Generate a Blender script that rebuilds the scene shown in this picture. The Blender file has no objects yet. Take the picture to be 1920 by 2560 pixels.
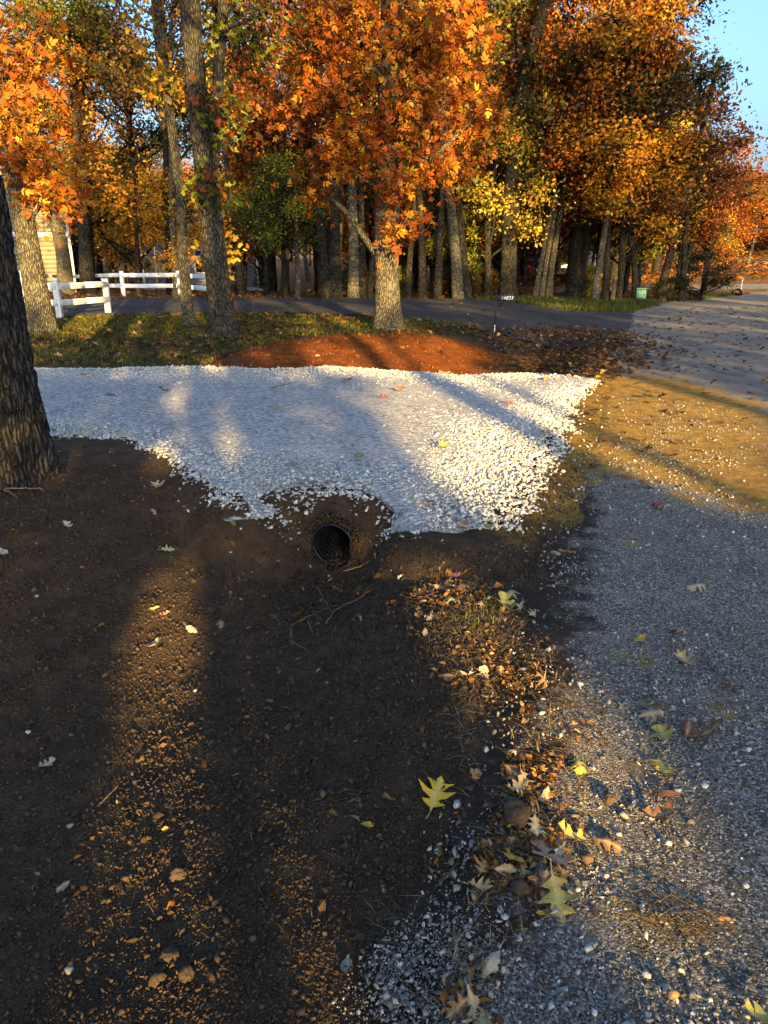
import bpy, bmesh, math
import numpy as np
from mathutils import Vector

R = math.radians
rng = np.random.default_rng(11)
S = bpy.context.scene
C = S.collection

# ------------------------------------------------------------------ camera
F = 1923.0            # focal length in pixels of the 1920 x 2560 photograph
CAMZ = 1.6
PITCH = R(19)
cam_d = bpy.data.cameras.new('camera')
cam = bpy.data.objects.new('camera', cam_d)
C.objects.link(cam)
cam.location = (0, 0, CAMZ)
cam.rotation_euler = (R(90) - PITCH, 0, 0)
cam_d.sensor_fit = 'VERTICAL'
cam_d.sensor_height = 24
cam_d.lens = 12 * F / 1280
cam_d.clip_start = 0.05
cam_d.clip_end = 2000
S.camera = cam

# ------------------------------------------------------------------ sky, sun, exposure
SUN_EL, SUN_PHI = R(13), R(14)          # low sun behind the camera, a little to the right
hdir = np.array([-math.sin(SUN_PHI), math.cos(SUN_PHI), 0.0])     # where shadows fall
rdir = np.array([math.cos(SUN_PHI), math.sin(SUN_PHI), 0.0])
sdir = -hdir * math.cos(SUN_EL) + np.array([0, 0, math.sin(SUN_EL)])   # towards the sun
udir = np.cross(rdir, -sdir)
udir = udir * np.sign(udir[2])
W = bpy.data.worlds.new('World')
S.world = W
W.use_nodes = True
wn = W.node_tree
bg = wn.nodes['Background']
sky = wn.nodes.new('ShaderNodeTexSky')
sky.sky_type = 'NISHITA'
sky.sun_disc = False
sky.sun_elevation = SUN_EL
sky.sun_rotation = math.atan2(sdir[0], sdir[1])
sky.air_density = 1.0
sky.dust_density = 5.0
sky.ozone_density = 4.2
sky.altitude = 0
wn.links.new(sky.outputs[0], bg.inputs[0])
bg.inputs[1].default_value = 0.12
sun_d = bpy.data.lights.new('sun', 'SUN')
sun_d.energy = 5.0
sun_d.angle = R(0.55)
sun_d.color = (1.0, 0.67, 0.235)
sun = bpy.data.objects.new('sun', sun_d)
C.objects.link(sun)
sun.location = (5, -20, 20)
sun.rotation_euler = Vector(sdir).to_track_quat('Z', 'Y').to_euler()
S.view_settings.view_transform = 'Standard'
S.view_settings.look = 'None'
S.view_settings.gamma = 1
S.view_settings.exposure = 2.1
S.render.engine = 'CYCLES'
S.cycles.use_denoising = True
S.cycles.max_bounces = 6
S.cycles.diffuse_bounces = 3
S.cycles.transparent_max_bounces = 4
S.cycles.caustics_reflective = False
S.cycles.caustics_refractive = False

# ------------------------------------------------------------------ numeric helpers
_perm = np.random.default_rng(3).permutation(4096)


def _h(i, j, k=0):
    return _perm[(_perm[(_perm[i & 4095] + j) & 4095] + k) & 4095] / 4095.0


def vnoise(x, y, seed=0):
    x = np.asarray(x, float); y = np.asarray(y, float)
    xi = np.floor(x).astype(np.int64); yi = np.floor(y).astype(np.int64)
    fx = x - xi; fy = y - yi
    fx = fx * fx * fx * (fx * (fx * 6 - 15) + 10); fy = fy * fy * fy * (fy * (fy * 6 - 15) + 10)
    a = _h(xi, yi, seed); b = _h(xi + 1, yi, seed); c = _h(xi, yi + 1, seed); d = _h(xi + 1, yi + 1, seed)
    return (a + (b - a) * fx) * (1 - fy) + (c + (d - c) * fx) * fy


def fbm(x, y, oct=4, seed=0):
    v = 0; a = 0.5
    x = np.asarray(x, float); y = np.asarray(y, float)
    for o in range(oct):
        v = v + a * (vnoise(x, y, seed + o * 17) - 0.5)
        x = x * 2.03 + 5.1; y = y * 2.03 + 9.7; a *= 0.55
    return v


def sstep(a, b, x):
    t = np.clip((np.asarray(x, float) - a) / (b - a), 0, 1)
    return t * t * (3 - 2 * t)


def pray(px, py):
    dx = (px - 960) / F; dy = (1280 - py) / F
    c, s = math.cos(PITCH), math.sin(PITCH)
    return np.array([dx, dy * s + c, dy * c - s])


def unproj(px, py, z=0.0):
    d = pray(px, py)
    return np.array([0, 0, CAMZ]) + d * (z - CAMZ) / d[2]


def at_y(px, py, Y):
    d = pray(px, py)
    return np.array([0, 0, CAMZ]) + d * Y / d[1]


def polyw(pts, z=0.0):
    return np.array([unproj(x, y, z)[:2] for x, y in pts])


def inpoly(x, y, P):
    x = np.asarray(x, float); y = np.asarray(y, float)
    r = np.zeros(x.shape, bool)
    n = len(P)
    for i in range(n):
        x0, y0 = P[i]; x1, y1 = P[(i + 1) % n]
        if y0 == y1:
            continue
        c = ((y0 > y) != (y1 > y)) & (x < (x1 - x0) * (y - y0) / (y1 - y0) + x0)
        r ^= c
    return r


def sdpoly(x, y, P):
    """signed distance, positive inside"""
    x = np.asarray(x, float); y = np.asarray(y, float)
    d = np.full(x.shape, 1e9)
    n = len(P)
    for i in range(n):
        a = P[i]; b = P[(i + 1) % n]
        e = b - a
        L = (e ** 2).sum() + 1e-12
        t = np.clip(((x - a[0]) * e[0] + (y - a[1]) * e[1]) / L, 0, 1)
        d = np.minimum(d, (x - a[0] - t * e[0]) ** 2 + (y - a[1] - t * e[1]) ** 2)
    d = np.sqrt(d)
    return np.where(inpoly(x, y, P), d, -d)


def spline(pts, n):
    """Catmull-Rom through pts, n samples"""
    p = np.array(pts, float)
    p = np.vstack([2 * p[0] - p[1], p, 2 * p[-1] - p[-2]])
    m = len(p) - 3
    u = np.linspace(0, m - 1e-6, n)
    i = u.astype(int); t = (u - i)[:, None]
    a, b, c, d = p[i], p[i + 1], p[i + 2], p[i + 3]
    return 0.5 * ((2 * b) + (c - a) * t + (2 * a - 5 * b + 4 * c - d) * t ** 2 + (3 * b - a - 3 * c + d) * t ** 3)


def resample(pts, n):
    p = np.array(pts, float)
    L = np.concatenate([[0], np.cumsum(np.linalg.norm(np.diff(p, axis=0), axis=1))])
    u = np.linspace(0, L[-1], n)
    return np.stack([np.interp(u, L, p[:, k]) for k in range(p.shape[1])], 1)


# ------------------------------------------------------------------ mesh helpers
def mesh(name, verts, faces, mat=None, smooth=False, attrs=None):
    verts = np.ascontiguousarray(verts, dtype=np.float32)
    me = bpy.data.meshes.new(name)
    if not isinstance(faces, (list, tuple)):
        faces = [faces]
    faces = [np.asarray(f, dtype=np.int32) for f in faces if len(f)]
    me.vertices.add(len(verts))
    me.vertices.foreach_set('co', verts.ravel())
    nl = sum(f.size for f in faces); npoly = sum(len(f) for f in faces)
    me.loops.add(nl)
    me.loops.foreach_set('vertex_index', np.concatenate([f.ravel() for f in faces]))
    me.polygons.add(npoly)
    starts = []; o = 0
    for f in faces:
        starts.append(o + np.arange(len(f)) * f.shape[1]); o += f.size
    me.polygons.foreach_set('loop_start', np.concatenate(starts).astype(np.int32))
    if smooth:
        me.polygons.foreach_set('use_smooth', np.ones(npoly, bool))
    for k, v in (attrs or {}).items():
        v = np.asarray(v, dtype=np.float32)
        if v.ndim == 2:
            if v.shape[1] == 3:
                v = np.hstack([v, np.ones((len(v), 1), np.float32)])
            a = me.attributes.new(k, 'FLOAT_COLOR', 'POINT'); a.data.foreach_set('color', np.ascontiguousarray(v).ravel())
        else:
            a = me.attributes.new(k, 'FLOAT', 'POINT'); a.data.foreach_set('value', v)
    me.update(calc_edges=True)
    if mat:
        me.materials.append(mat)
    return me


def link(name, me, parent=None, loc=None, rotz=0):
    o = bpy.data.objects.new(name, me)
    C.objects.link(o)
    if parent:
        o.parent = parent
    if loc is not None:
        o.location = loc
    if rotz:
        o.rotation_euler = (0, 0, rotz)
    return o


def tag(o, label=None, cat=None, group=None, kind=None):
    if label: o['label'] = label
    if cat: o['category'] = cat
    if group: o['group'] = group
    if kind: o['kind'] = kind
    return o


def empty(name, loc, label, cat, group=None, rotz=0):
    o = bpy.data.objects.new(name, None)
    C.objects.link(o)
    o.empty_display_size = 0.2
    o.location = loc
    o.rotation_euler = (0, 0, rotz)
    return tag(o, label, cat, group)


class MB:
    """collects boxes / prisms / tubes into one mesh"""
    def __init__(s):
        s.v = []; s.q = []; s.t = []; s.n = 0

    def add(s, v, q=None, t=None):
        v = np.asarray(v, float)
        s.v.append(v)
        if q is not None and len(q): s.q.append(np.asarray(q) + s.n)
        if t is not None and len(t): s.t.append(np.asarray(t) + s.n)
        s.n += len(v)
        return s

    def box(s, c, d, bev=0.0, M=None):
        """bevelled box: centre c, full size d"""
        bm = bmesh.new()
        bmesh.ops.create_cube(bm, size=1)
        for v in bm.verts:
            v.co.x *= d[0]; v.co.y *= d[1]; v.co.z *= d[2]
        if bev > 0:
            bmesh.ops.bevel(bm, geom=bm.edges[:], offset=bev, segments=1, affect='EDGES')
        bmesh.ops.triangulate(bm, faces=bm.faces[:])
        vs = np.array([v.co[:] for v in bm.verts])
        bm.verts.index_update()
        ts = [[v.index for v in f.verts] for f in bm.faces]
        bm.free()
        if M is not None:
            vs = vs @ np.asarray(M).T
        return s.add(vs + np.asarray(c, float), None, ts)

    def prism(s, poly, axis_from, axis_to):
        """poly (n,3) extruded by vector"""
        p = np.asarray(poly, float); n = len(p)
        v = np.vstack([p + np.asarray(axis_from, float), p + np.asarray(axis_to, float)])
        q = [[i, (i + 1) % n, n + (i + 1) % n, n + i] for i in range(n)]
        t = [[0, i + 1, i] for i in range(1, n - 1)] + [[n, n + i, n + i + 1] for i in range(1, n - 1)]
        return s.add(v, q, t)

    def tube(s, path, rad, sides=8, cap=True):
        v, q = tube(path, rad, sides)
        t = []
        if cap:
            n = len(path)
            t = [[0, i + 1, i] for i in range(1, sides - 1)] + [[(n - 1) * sides, (n - 1) * sides + i, (n - 1) * sides + i + 1] for i in range(1, sides - 1)]
        return s.add(v, q, t)

    def build(s, name, mat, parent=None, smooth=False, loc=None, attrs=None):
        f = []
        if s.q: f.append(np.vstack(s.q))
        if s.t: f.append(np.vstack(s.t))
        return link(name, mesh(name, np.vstack(s.v), f, mat, smooth, attrs), parent, loc)


def frames(path):
    p = np.asarray(path, float)
    t = np.gradient(p, axis=0)
    t /= np.linalg.norm(t, axis=1)[:, None] + 1e-12
    ref = np.array([0.0, 1.0, 0.0]) if abs(t[:, 1]).mean() < 0.8 else np.array([0.0, 0, 1.0])
    a = np.cross(ref, t); a /= np.linalg.norm(a, axis=1)[:, None] + 1e-12
    b = np.cross(t, a)
    return t, a, b


def tube(path, rad, sides=8, mod=None):
    p = np.asarray(path, float)
    rad = np.broadcast_to(np.asarray(rad, float), (len(p),))
    t, a, b = frames(p)
    th = np.arange(sides) / sides * 2 * math.pi + math.pi / 2
    rr = rad[:, None] * np.ones((1, sides))
    if mod is not None:
        rr = mod(rr, th[None, :], p)
    v = p[:, None, :] + rr[..., None] * (np.cos(th)[None, :, None] * a[:, None, :] + np.sin(th)[None, :, None] * b[:, None, :])
    n = len(p)
    i = np.arange(n - 1)[:, None] * sides; j = np.arange(sides)[None, :]; k = (j + 1) % sides
    q = np.stack([i + j, i + k, i + sides + k, i + sides + j], -1).reshape(-1, 4)
    return v.reshape(-1, 3), q


def rot_from(nrm, spin):
    nrm = nrm / (np.linalg.norm(nrm, axis=1)[:, None] + 1e-9)
    ref = np.where(np.abs(nrm[:, 2:3]) < 0.9, np.array([[0, 0, 1.0]]), np.array([[1.0, 0, 0]]))
    a = np.cross(ref, nrm); a /= np.linalg.norm(a, axis=1)[:, None]
    b = np.cross(nrm, a)
    c, s = np.cos(spin)[:, None], np.sin(spin)[:, None]
    return np.stack([a * c + b * s, -a * s + b * c, nrm], 2)      # columns


def scatter(templates, idx, pos, rot, scale):
    """returns verts, tris, owner index per vertex"""
    V = []; T = []; O = []; off = 0
    scale = np.asarray(scale, float)
    if scale.ndim == 1: scale = np.repeat(scale[:, None], 3, 1)
    for k, (tv, tt) in enumerate(templates):
        m = np.where(idx == k)[0]
        if not len(m): continue
        v = np.einsum('nij,nkj->nki', rot[m], tv[None] * scale[m][:, None, :]) + pos[m][:, None, :]
        nv = len(tv)
        t = tt[None] + (np.arange(len(m)) * nv)[:, None, None] + off
        V.append(v.reshape(-1, 3)); T.append(t.reshape(-1, 3)); O.append(np.repeat(m, nv))
        off += len(m) * nv
    return np.vstack(V), np.vstack(T), np.concatenate(O)


def randrot(n, r=rng):
    return rot_from(r.normal(size=(n, 3)), r.uniform(0, 6.283, n))


def stone_templates(k, npts, flat=0.65, seed=1):
    r = np.random.default_rng(seed); out = []
    for i in range(k):
        p = r.normal(size=(npts, 3)); p /= np.linalg.norm(p, axis=1)[:, None]
        p *= r.uniform(0.75, 1.05, (npts, 1)); p *= np.array([1, r.uniform(0.65, 0.95), flat * r.uniform(0.8, 1.2)])
        bm = bmesh.new()
        for q in p: bm.verts.new(q)
        res = bmesh.ops.convex_hull(bm, input=bm.verts[:])
        bmesh.ops.delete(bm, geom=list(set(g for g in res['geom_interior'] if isinstance(g, bmesh.types.BMVert))), context='VERTS')
        bmesh.ops.triangulate(bm, faces=bm.faces[:])
        bm.verts.index_update()
        out.append((np.array([v.co[:] for v in bm.verts]) * 0.5, np.array([[v.index for v in f.verts] for f in bm.faces])))
        bm.free()
    return out


# ------------------------------------------------------------------ material helpers
class NT:
    def __init__(s, name, rough=0.9, spec=0.2):
        s.m = bpy.data.materials.new(name); s.m.use_nodes = True
        s.t = s.m.node_tree; s.b = s.t.nodes['Principled BSDF']
        s.b.inputs['Roughness'].default_value = rough
        s.b.inputs['Specular IOR Level'].default_value = spec

    def n(s, typ, props=None, ins=None):
        nd = s.t.nodes.new(typ)
        for k, v in (props or {}).items(): setattr(nd, k, v)
        for k, v in (ins or {}).items(): s.put(nd.inputs[k], v)
        return nd

    def put(s, sock, v):
        if isinstance(v, bpy.types.NodeSocket): s.t.links.new(v, sock)
        else:
            if hasattr(sock, 'default_value') and sock.type == 'RGBA' and not hasattr(v, '__len__'): v = (v, v, v, 1)
            if sock.type == 'RGBA' and len(v) == 3: v = (*v, 1)
            sock.default_value = v

    def attr(s, name, out='Color'):
        return s.n('ShaderNodeAttribute', {'attribute_name': name}).outputs[out]

    def co(s, which='Object'):
        return s.n('ShaderNodeTexCoord').outputs[which]

    def mapped(s, vec, scale):
        return s.n('ShaderNodeMapping', None, {'Vector': vec, 'Scale': scale}).outputs[0]

    def noise(s, vec, scale, detail=4, rough=0.55, dist=0.0):
        return s.n('ShaderNodeTexNoise', None, {'Vector': vec, 'Scale': scale, 'Detail': detail, 'Roughness': rough, 'Distortion': dist}).outputs[0]

    def voro(s, vec, scale, feature='F1', out='Distance', rand=1.0):
        return s.n('ShaderNodeTexVoronoi', {'feature': feature}, {'Vector': vec, 'Scale': scale, 'Randomness': rand}).outputs[out]

    def ramp(s, fac, stops):
        nd = s.n('ShaderNodeValToRGB', None, {'Fac': fac})
        cr = nd.color_ramp
        while len(cr.elements) < len(stops): cr.elements.new(0.5)
        for e, (p, c) in zip(cr.elements, stops):
            e.position = p
            e.color = (c, c, c, 1) if not hasattr(c, '__len__') else (*c, 1)
        return nd.outputs[0]

    def mix(s, f, a, b, mode='MIX'):
        nd = s.n('ShaderNodeMix', {'data_type': 'RGBA', 'blend_type': mode})
        s.put(nd.inputs[0], f); s.put(nd.inputs[6], a); s.put(nd.inputs[7], b)
        return nd.outputs[2]

    def math(s, op, a, b=0.0):
        nd = s.n('ShaderNodeMath', {'operation': op}); s.put(nd.inputs[0], a); s.put(nd.inputs[1], b)
        return nd.outputs[0]

    def bump(s, h, strength=0.5, dist=0.01, normal=None):
        ins = {'Height': h, 'Strength': strength, 'Distance': dist}
        nd = s.n('ShaderNodeBump', None, ins)
        if normal is not None: s.put(nd.inputs['Normal'], normal)
        return nd.outputs[0]

    def out(s, col=None, normal=None, rough=None):
        if col is not None: s.put(s.b.inputs['Base Color'], col)
        if normal is not None: s.put(s.b.inputs['Normal'], normal)
        if rough is not None: s.put(s.b.inputs['Roughness'], rough)
        return s.m


def mat_plain(name, col, rough=0.6, spec=0.3, var=0.15, scale=6.0, metal=0.0, bump=0.0):
    m = NT(name, rough, spec)
    co = m.co()
    nz = m.noise(co, scale, 5)
    lo = tuple(c * (1 - var) for c in col); hi = tuple(min(1, c * (1 + var)) for c in col)
    m.b.inputs['Metallic'].default_value = metal
    nrm = m.bump(m.noise(co, scale * 8, 3), bump, 0.01) if bump else None
    return m.out(m.ramp(nz, [(0.3, lo), (0.7, hi)]), nrm)


def mat_ground():
    m = NT('ground_soil', 0.95, 0.1)
    co = m.co(); z = m.attr('zone')
    sep = m.n('ShaderNodeSeparateColor', None, {0: z})
    big = m.noise(co, 0.9, 5); mid = m.noise(co, 7, 6, 0.65); fine = m.noise(co, 90, 4, 0.7)
    soil = m.ramp(mid, [(0.3, (0.050, 0.032, 0.019)), (0.52, (0.088, 0.056, 0.032)), (0.75, (0.14, 0.088, 0.046))])
    soil = m.mix(m.ramp(fine, [(0.55, 0.0), (0.72, 0.55)]), soil, (0.13, 0.088, 0.052))
    soil = m.mix(m.ramp(big, [(0.45, 0.0), (0.7, 0.4)]), soil, (0.095, 0.056, 0.031))
    clay = m.ramp(m.noise(co, 4, 6, 0.7), [(0.3, (0.10, 0.026, 0.005)), (0.55, (0.21, 0.058, 0.009)), (0.75, (0.30, 0.11, 0.02))])
    lawn = m.ramp(m.noise(co, 5, 6, 0.7), [(0.3, (0.035, 0.03, 0.010)), (0.5, (0.05, 0.055, 0.012)), (0.7, (0.10, 0.08, 0.025))])
    leafc = m.voro(m.mix(0.25, co, m.n('ShaderNodeTexNoise', None, {'Vector': co, 'Scale': 3.0}).outputs[1], 'ADD'), 13, 'F1', 'Color')
    sepl = m.n('ShaderNodeSeparateColor', None, {0: leafc})
    litter = m.ramp(sepl.outputs[0], [(0.1, (0.05, 0.024, 0.010)), (0.4, (0.12, 0.055, 0.018)), (0.7, (0.24, 0.12, 0.035)), (0.95, (0.33, 0.20, 0.08))])
    c = m.mix(sep.outputs[0], soil, lawn)
    c = m.mix(sep.outputs[1], c, clay)
    c = m.mix(sep.outputs[2], c, litter)
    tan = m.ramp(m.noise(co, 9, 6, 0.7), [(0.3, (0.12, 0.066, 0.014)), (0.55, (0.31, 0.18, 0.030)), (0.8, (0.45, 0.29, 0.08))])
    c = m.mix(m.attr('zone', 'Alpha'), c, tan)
    h = m.math('ADD', m.math('MULTIPLY', m.noise(co, 26, 8, 0.75), 1.0), m.math('MULTIPLY', m.voro(co, 120), -0.6))
    n1 = m.bump(h, 0.9, 0.022)
    return m.out(c, n1)


def mat_stone(name, lo, hi, rough=0.85, dust=None):
    m = NT(name, rough, 0.25)
    a = m.attr('rnd', 'Fac'); co = m.co()
    c = m.ramp(a, [(0.0, lo), (0.5, tuple((l + h) / 2 for l, h in zip(lo, hi))), (1.0, hi)])
    c = m.mix(m.ramp(m.noise(co, 60, 4, 0.7), [(0.35, 0.35), (0.65, 0.0)]), c, tuple(x * 0.55 for x in lo))
    return m.out(c, m.bump(m.noise(co, 140, 4, 0.7), 0.5, 0.004))


def mat_limebase():
    m = NT('limestone_fines', 0.95, 0.15)
    co = m.co()
    v = m.voro(co, 42, 'F1', 'Distance'); vc = m.voro(co, 42, 'F1', 'Color')
    sp = m.n('ShaderNodeSeparateColor', None, {0: vc})
    c = m.ramp(sp.outputs[0], [(0.0, (0.19, 0.185, 0.175)), (0.5, (0.34, 0.33, 0.315)), (1.0, (0.54, 0.53, 0.505))])
    c = m.mix(m.ramp(m.noise(co, 1.6, 5, 0.6), [(0.45, 0.0), (0.75, 0.5)]), c, (0.46, 0.45, 0.425))
    return m.out(c, m.bump(m.math('MULTIPLY', v, -1.0), 0.9, 0.02, m.bump(m.noise(co, 120, 4), 0.5, 0.004)))


def mat_road():
    m = NT('road_aggregate', 0.9, 0.2)
    co = m.co(); d = m.attr('dirt', 'Fac'); tr = m.attr('far', 'Fac')
    v = m.voro(co, 150, 'F1', 'Distance'); vc = m.voro(co, 150, 'F1', 'Color')
    sp = m.n('ShaderNodeSeparateColor', None, {0: vc})
    agg = m.ramp(sp.outputs[0], [(0.0, (0.05, 0.043, 0.034)), (0.45, (0.14, 0.122, 0.096)), (0.75, (0.26, 0.23, 0.185)), (1.0, (0.55, 0.505, 0.425))])
    farc = m.ramp(m.noise(co, 2.2, 6, 0.7), [(0.3, (0.135, 0.12, 0.098)), (0.7, (0.28, 0.25, 0.205))])
    agg = m.mix(tr, agg, farc)
    dust = m.ramp(m.noise(co, 5.0, 6, 0.7), [(0.5, 0.0), (0.72, 0.6)])
    agg = m.mix(dust, agg, (0.26, 0.23, 0.188))
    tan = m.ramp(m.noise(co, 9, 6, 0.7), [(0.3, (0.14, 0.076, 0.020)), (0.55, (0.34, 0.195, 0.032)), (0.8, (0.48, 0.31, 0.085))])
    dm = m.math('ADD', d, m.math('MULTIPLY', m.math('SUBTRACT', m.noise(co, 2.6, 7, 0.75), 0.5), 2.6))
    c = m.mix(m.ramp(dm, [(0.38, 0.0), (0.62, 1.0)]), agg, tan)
    ed = m.math('ADD', m.attr('edge', 'Fac'), m.math('MULTIPLY', m.math('SUBTRACT', m.noise(co, 6, 6, 0.75), 0.5), 1.5))
    soil = m.ramp(m.noise(co, 9, 6, 0.7), [(0.3, (0.022, 0.014, 0.009)), (0.55, (0.05, 0.032, 0.02)), (0.8, (0.10, 0.062, 0.033))])
    c = m.mix(m.ramp(ed, [(0.35, 0.0), (0.6, 1.0)]), c, soil)
    blot = m.ramp(m.noise(co, 1.7, 6, 0.7), [(0.5, 0.0), (0.66, 0.7)])
    c = m.mix(blot, c, m.mix(0.5, c, (0.075, 0.058, 0.038)))
    n0 = m.bump(m.noise(co, 22, 7, 0.72), 0.7, 0.03)
    n1 = m.bump(m.math('MULTIPLY', v, -1.0), 0.8, 0.008, n0)
    return m.out(c, n1)


def mat_asphalt():
    m = NT('asphalt', 0.8, 0.3)
    co = m.co()
    c = m.ramp(m.noise(co, 1.3, 6, 0.65), [(0.3, (0.026, 0.026, 0.028)), (0.7, (0.055, 0.054, 0.055))])
    c = m.mix(m.ramp(m.noise(co, 60, 3), [(0.55, 0.0), (0.75, 0.5)]), c, (0.11, 0.105, 0.10))
    return m.out(c, m.bump(m.noise(co, 80, 4), 0.5, 0.006))


def mat_bark(name, dark, mid, light, sc=1.0, lich=(0.23, 0.24, 0.17), lamount=0.5, zst=4.2):
    m = NT(name, 0.95, 0.1)
    co = m.co()
    w = m.mapped(co, (14 * sc, 14 * sc, zst * sc))
    dn = m.n('ShaderNodeTexNoise', None, {'Vector': w, 'Scale': 1.0, 'Detail': 3.0})
    wv = m.mix(0.35, w, dn.outputs[1], 'ADD')
    v = m.voro(wv, 1.0, 'DISTANCE_TO_EDGE', 'Distance')
    fi = m.noise(m.mapped(co, (40 * sc, 40 * sc, 12 * sc)), 1.0, 6, 0.7)
    h = m.math('ADD', m.ramp(v, [(0.0, 0.0), (0.32, 1.0)]), m.math('MULTIPLY', fi, 0.5))
    c = m.ramp(h, [(0.18, dark), (0.55, mid), (1.0, light)])
    lm = m.ramp(m.noise(co, 3.3 * sc, 5, 0.65), [(0.52, 0.0), (0.68, lamount)])
    c = m.mix(lm, c, lich)
    return m.out(c, m.bump(h, 0.9, 0.03))


def mat_leaf(name, transl=0.3, rough=0.6):
    m = NT(name, rough, 0.25)
    oc = m.n('ShaderNodeObjectInfo').outputs['Color']
    c = m.mix(1.0, oc, m.attr('tint'), 'MULTIPLY')
    c = m.mix(1.0, c, (0.80, 0.78, 0.72), 'MULTIPLY')
    m.put(m.b.inputs['Base Color'], c)
    tr = m.n('ShaderNodeBsdfTranslucent', None, {'Color': c})
    mx = m.n('ShaderNodeMixShader', None, {0: transl, 1: m.b.outputs[0], 2: tr.outputs[0]})
    m.t.links.new(mx.outputs[0], m.t.nodes['Material Output'].inputs[0])
    return m.m


def mat_veinleaf():
    """fallen leaf: colour from the object, blotches from noise"""
    m = NT('fallen_leaf_skin', 0.55, 0.35)
    oc = m.n('ShaderNodeObjectInfo').outputs['Color']
    co = m.co()
    c = m.mix(m.ramp(m.noise(co, 45, 4, 0.65), [(0.42, 0.0), (0.66, 0.8)]), oc, (0.11, 0.055, 0.022))
    c = m.mix(m.attr('rib', 'Fac'), c, m.mix(0.6, oc, (0.55, 0.45, 0.2)))
    return m.out(c, m.bump(m.noise(co, 120, 3), 0.4, 0.003))


M_GROUND = mat_ground()
M_LIME = mat_stone('limestone_chips', (0.33, 0.32, 0.295), (0.87, 0.845, 0.77))
M_LIMEBASE = mat_limebase()
M_ROADSTONE = mat_stone('road_chips', (0.08, 0.07, 0.056), (0.74, 0.70, 0.62))
M_CRUMB = mat_stone('soil_lumps', (0.046, 0.031, 0.020), (0.14, 0.091, 0.050), 0.95)
M_ROAD = mat_road()
M_ASPHALT = mat_asphalt()
M_BARK = mat_bark('oak_bark', (0.006, 0.0052, 0.0044), (0.021, 0.018, 0.0145), (0.055, 0.047, 0.036), 1.9, (0.10, 0.10, 0.065))
M_BARK_NEAR = mat_bark('furrowed_oak_bark', (0.007, 0.0063, 0.0056), (0.034, 0.030, 0.026), (0.085, 0.076, 0.066), 2.3, (0.13, 0.13, 0.11), 0.35, 2.6)
M_BARK_PALE = mat_bark('pale_lichen_bark', (0.018, 0.015, 0.011), (0.078, 0.067, 0.047), (0.18, 0.155, 0.11), 2.2, (0.25, 0.25, 0.165), 0.6)
M_BARK_GREY = mat_bark('grey_ridged_bark', (0.010, 0.009, 0.0075), (0.042, 0.036, 0.028), (0.10, 0.088, 0.068), 1.9, (0.15, 0.15, 0.10))
M_LEAF = mat_leaf('tree_leaf')
M_LEAFSKIN = mat_veinleaf()
M_WHITE = mat_plain('white_paint', (0.74, 0.74, 0.72), 0.5, 0.35, 0.08, 3)
M_PIPE = mat_plain('black_plastic', (0.013, 0.014, 0.017), 0.36, 0.5, 0.3, 9)
M_WOOD = mat_plain('dry_wood', (0.20, 0.135, 0.075), 0.85, 0.2, 0.35, 30, 0, 0.4)
M_METAL = mat_plain('black_metal', (0.012, 0.012, 0.013), 0.45, 0.5, 0.2, 8)

# ------------------------------------------------------------------ terrain
E = np.array([0.31, 0.951]); NRM = np.array([-0.951, 0.31]); P0 = np.array([0.0, 1.3])
NEAR_EDGE = [(-420, 1120), (-150, 1105), (130, 1085), (250, 1092), (330, 1098), (400, 1130), (480, 1180), (530, 1215), (570, 1248), (650, 1258), (730, 1236), (800, 1226), (880, 1232),
             (960, 1255), (1010, 1290), (1050, 1325), (1090, 1345), (1150, 1356), (1215, 1344), (1270, 1318), (1312, 1272), (1345, 1212), (1375, 1150), (1400, 1090), (1415, 1040), (1440, 990), (1484, 950)]
FAR_EDGE = [(-420, 925), (85, 920), (300, 920), (500, 916), (680, 920), (830, 915), (1000, 926), (1150, 938), (1290, 934), (1400, 936), (1484, 948)]
DRIVE_Z = 0.045
nearW = polyw(NEAR_EDGE, DRIVE_Z); farW = polyw(FAR_EDGE, DRIVE_Z)
DRIVE = np.vstack([nearW, farW[::-1]])
PIPE_C = np.array([-0.335, 4.70, -0.245]); PIPE_R = 0.150
PAX = np.array([E[0], E[1], 0.012]); PAX /= np.linalg.norm(PAX)
CLAY = polyw([(500, 930), (590, 885), (720, 858), (900, 840), (1060, 832), (1180, 838), (1290, 850), (1345, 890), (1350, 940)])
LAWN = polyw([(-400, 925), (85, 920), (560, 925), (640, 872), (760, 850), (930, 838), (1080, 830), (1240, 828), (1200, 812), (960, 798), (640, 786), (300, 792), (0, 800), (-500, 810)])
ASPH_N = [(-700, 812), (-200, 806), (100, 797), (300, 792), (480, 787), (640, 786), (860, 791), (960, 799), (1100, 810), (1240, 822), (1330, 832), (1420, 846), (1490, 852), (1570, 838)]
ASPH_F = [(-700, 762), (-200, 760), (100, 757), (300, 752), (480, 749), (640, 748), (860, 750), (960, 750), (1100, 751), (1200, 753), (1290, 760), (1380, 771), (1480, 782), (1640, 776)]
ASPH = np.vstack([polyw(ASPH_N), polyw(ASPH_F)[::-1]])
ROAD_L = np.array([(-9.6, -28.0), (-4.9, -13.7), (-1.5, -3.3), (0.0, 1.3), (0.72, 3.5), (1.52, 6.0), (2.75, 9.75), (3.75, 12.8), (5.3, 17.5), (7.0, 22.0), (9.2, 25.2), (13.5, 29.6), (20, 35.2), (32, 45), (50, 58)])
ROADW = 5.6
rl = spline(ROAD_L, 120)
rt = np.gradient(rl, axis=0); rt /= np.linalg.norm(rt, axis=1)[:, None]
rr_ = rl + ROADW * np.stack([rt[:, 1], -rt[:, 0]], 1)
ROADP = np.vstack([rl, rr_[::-1]])
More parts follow.
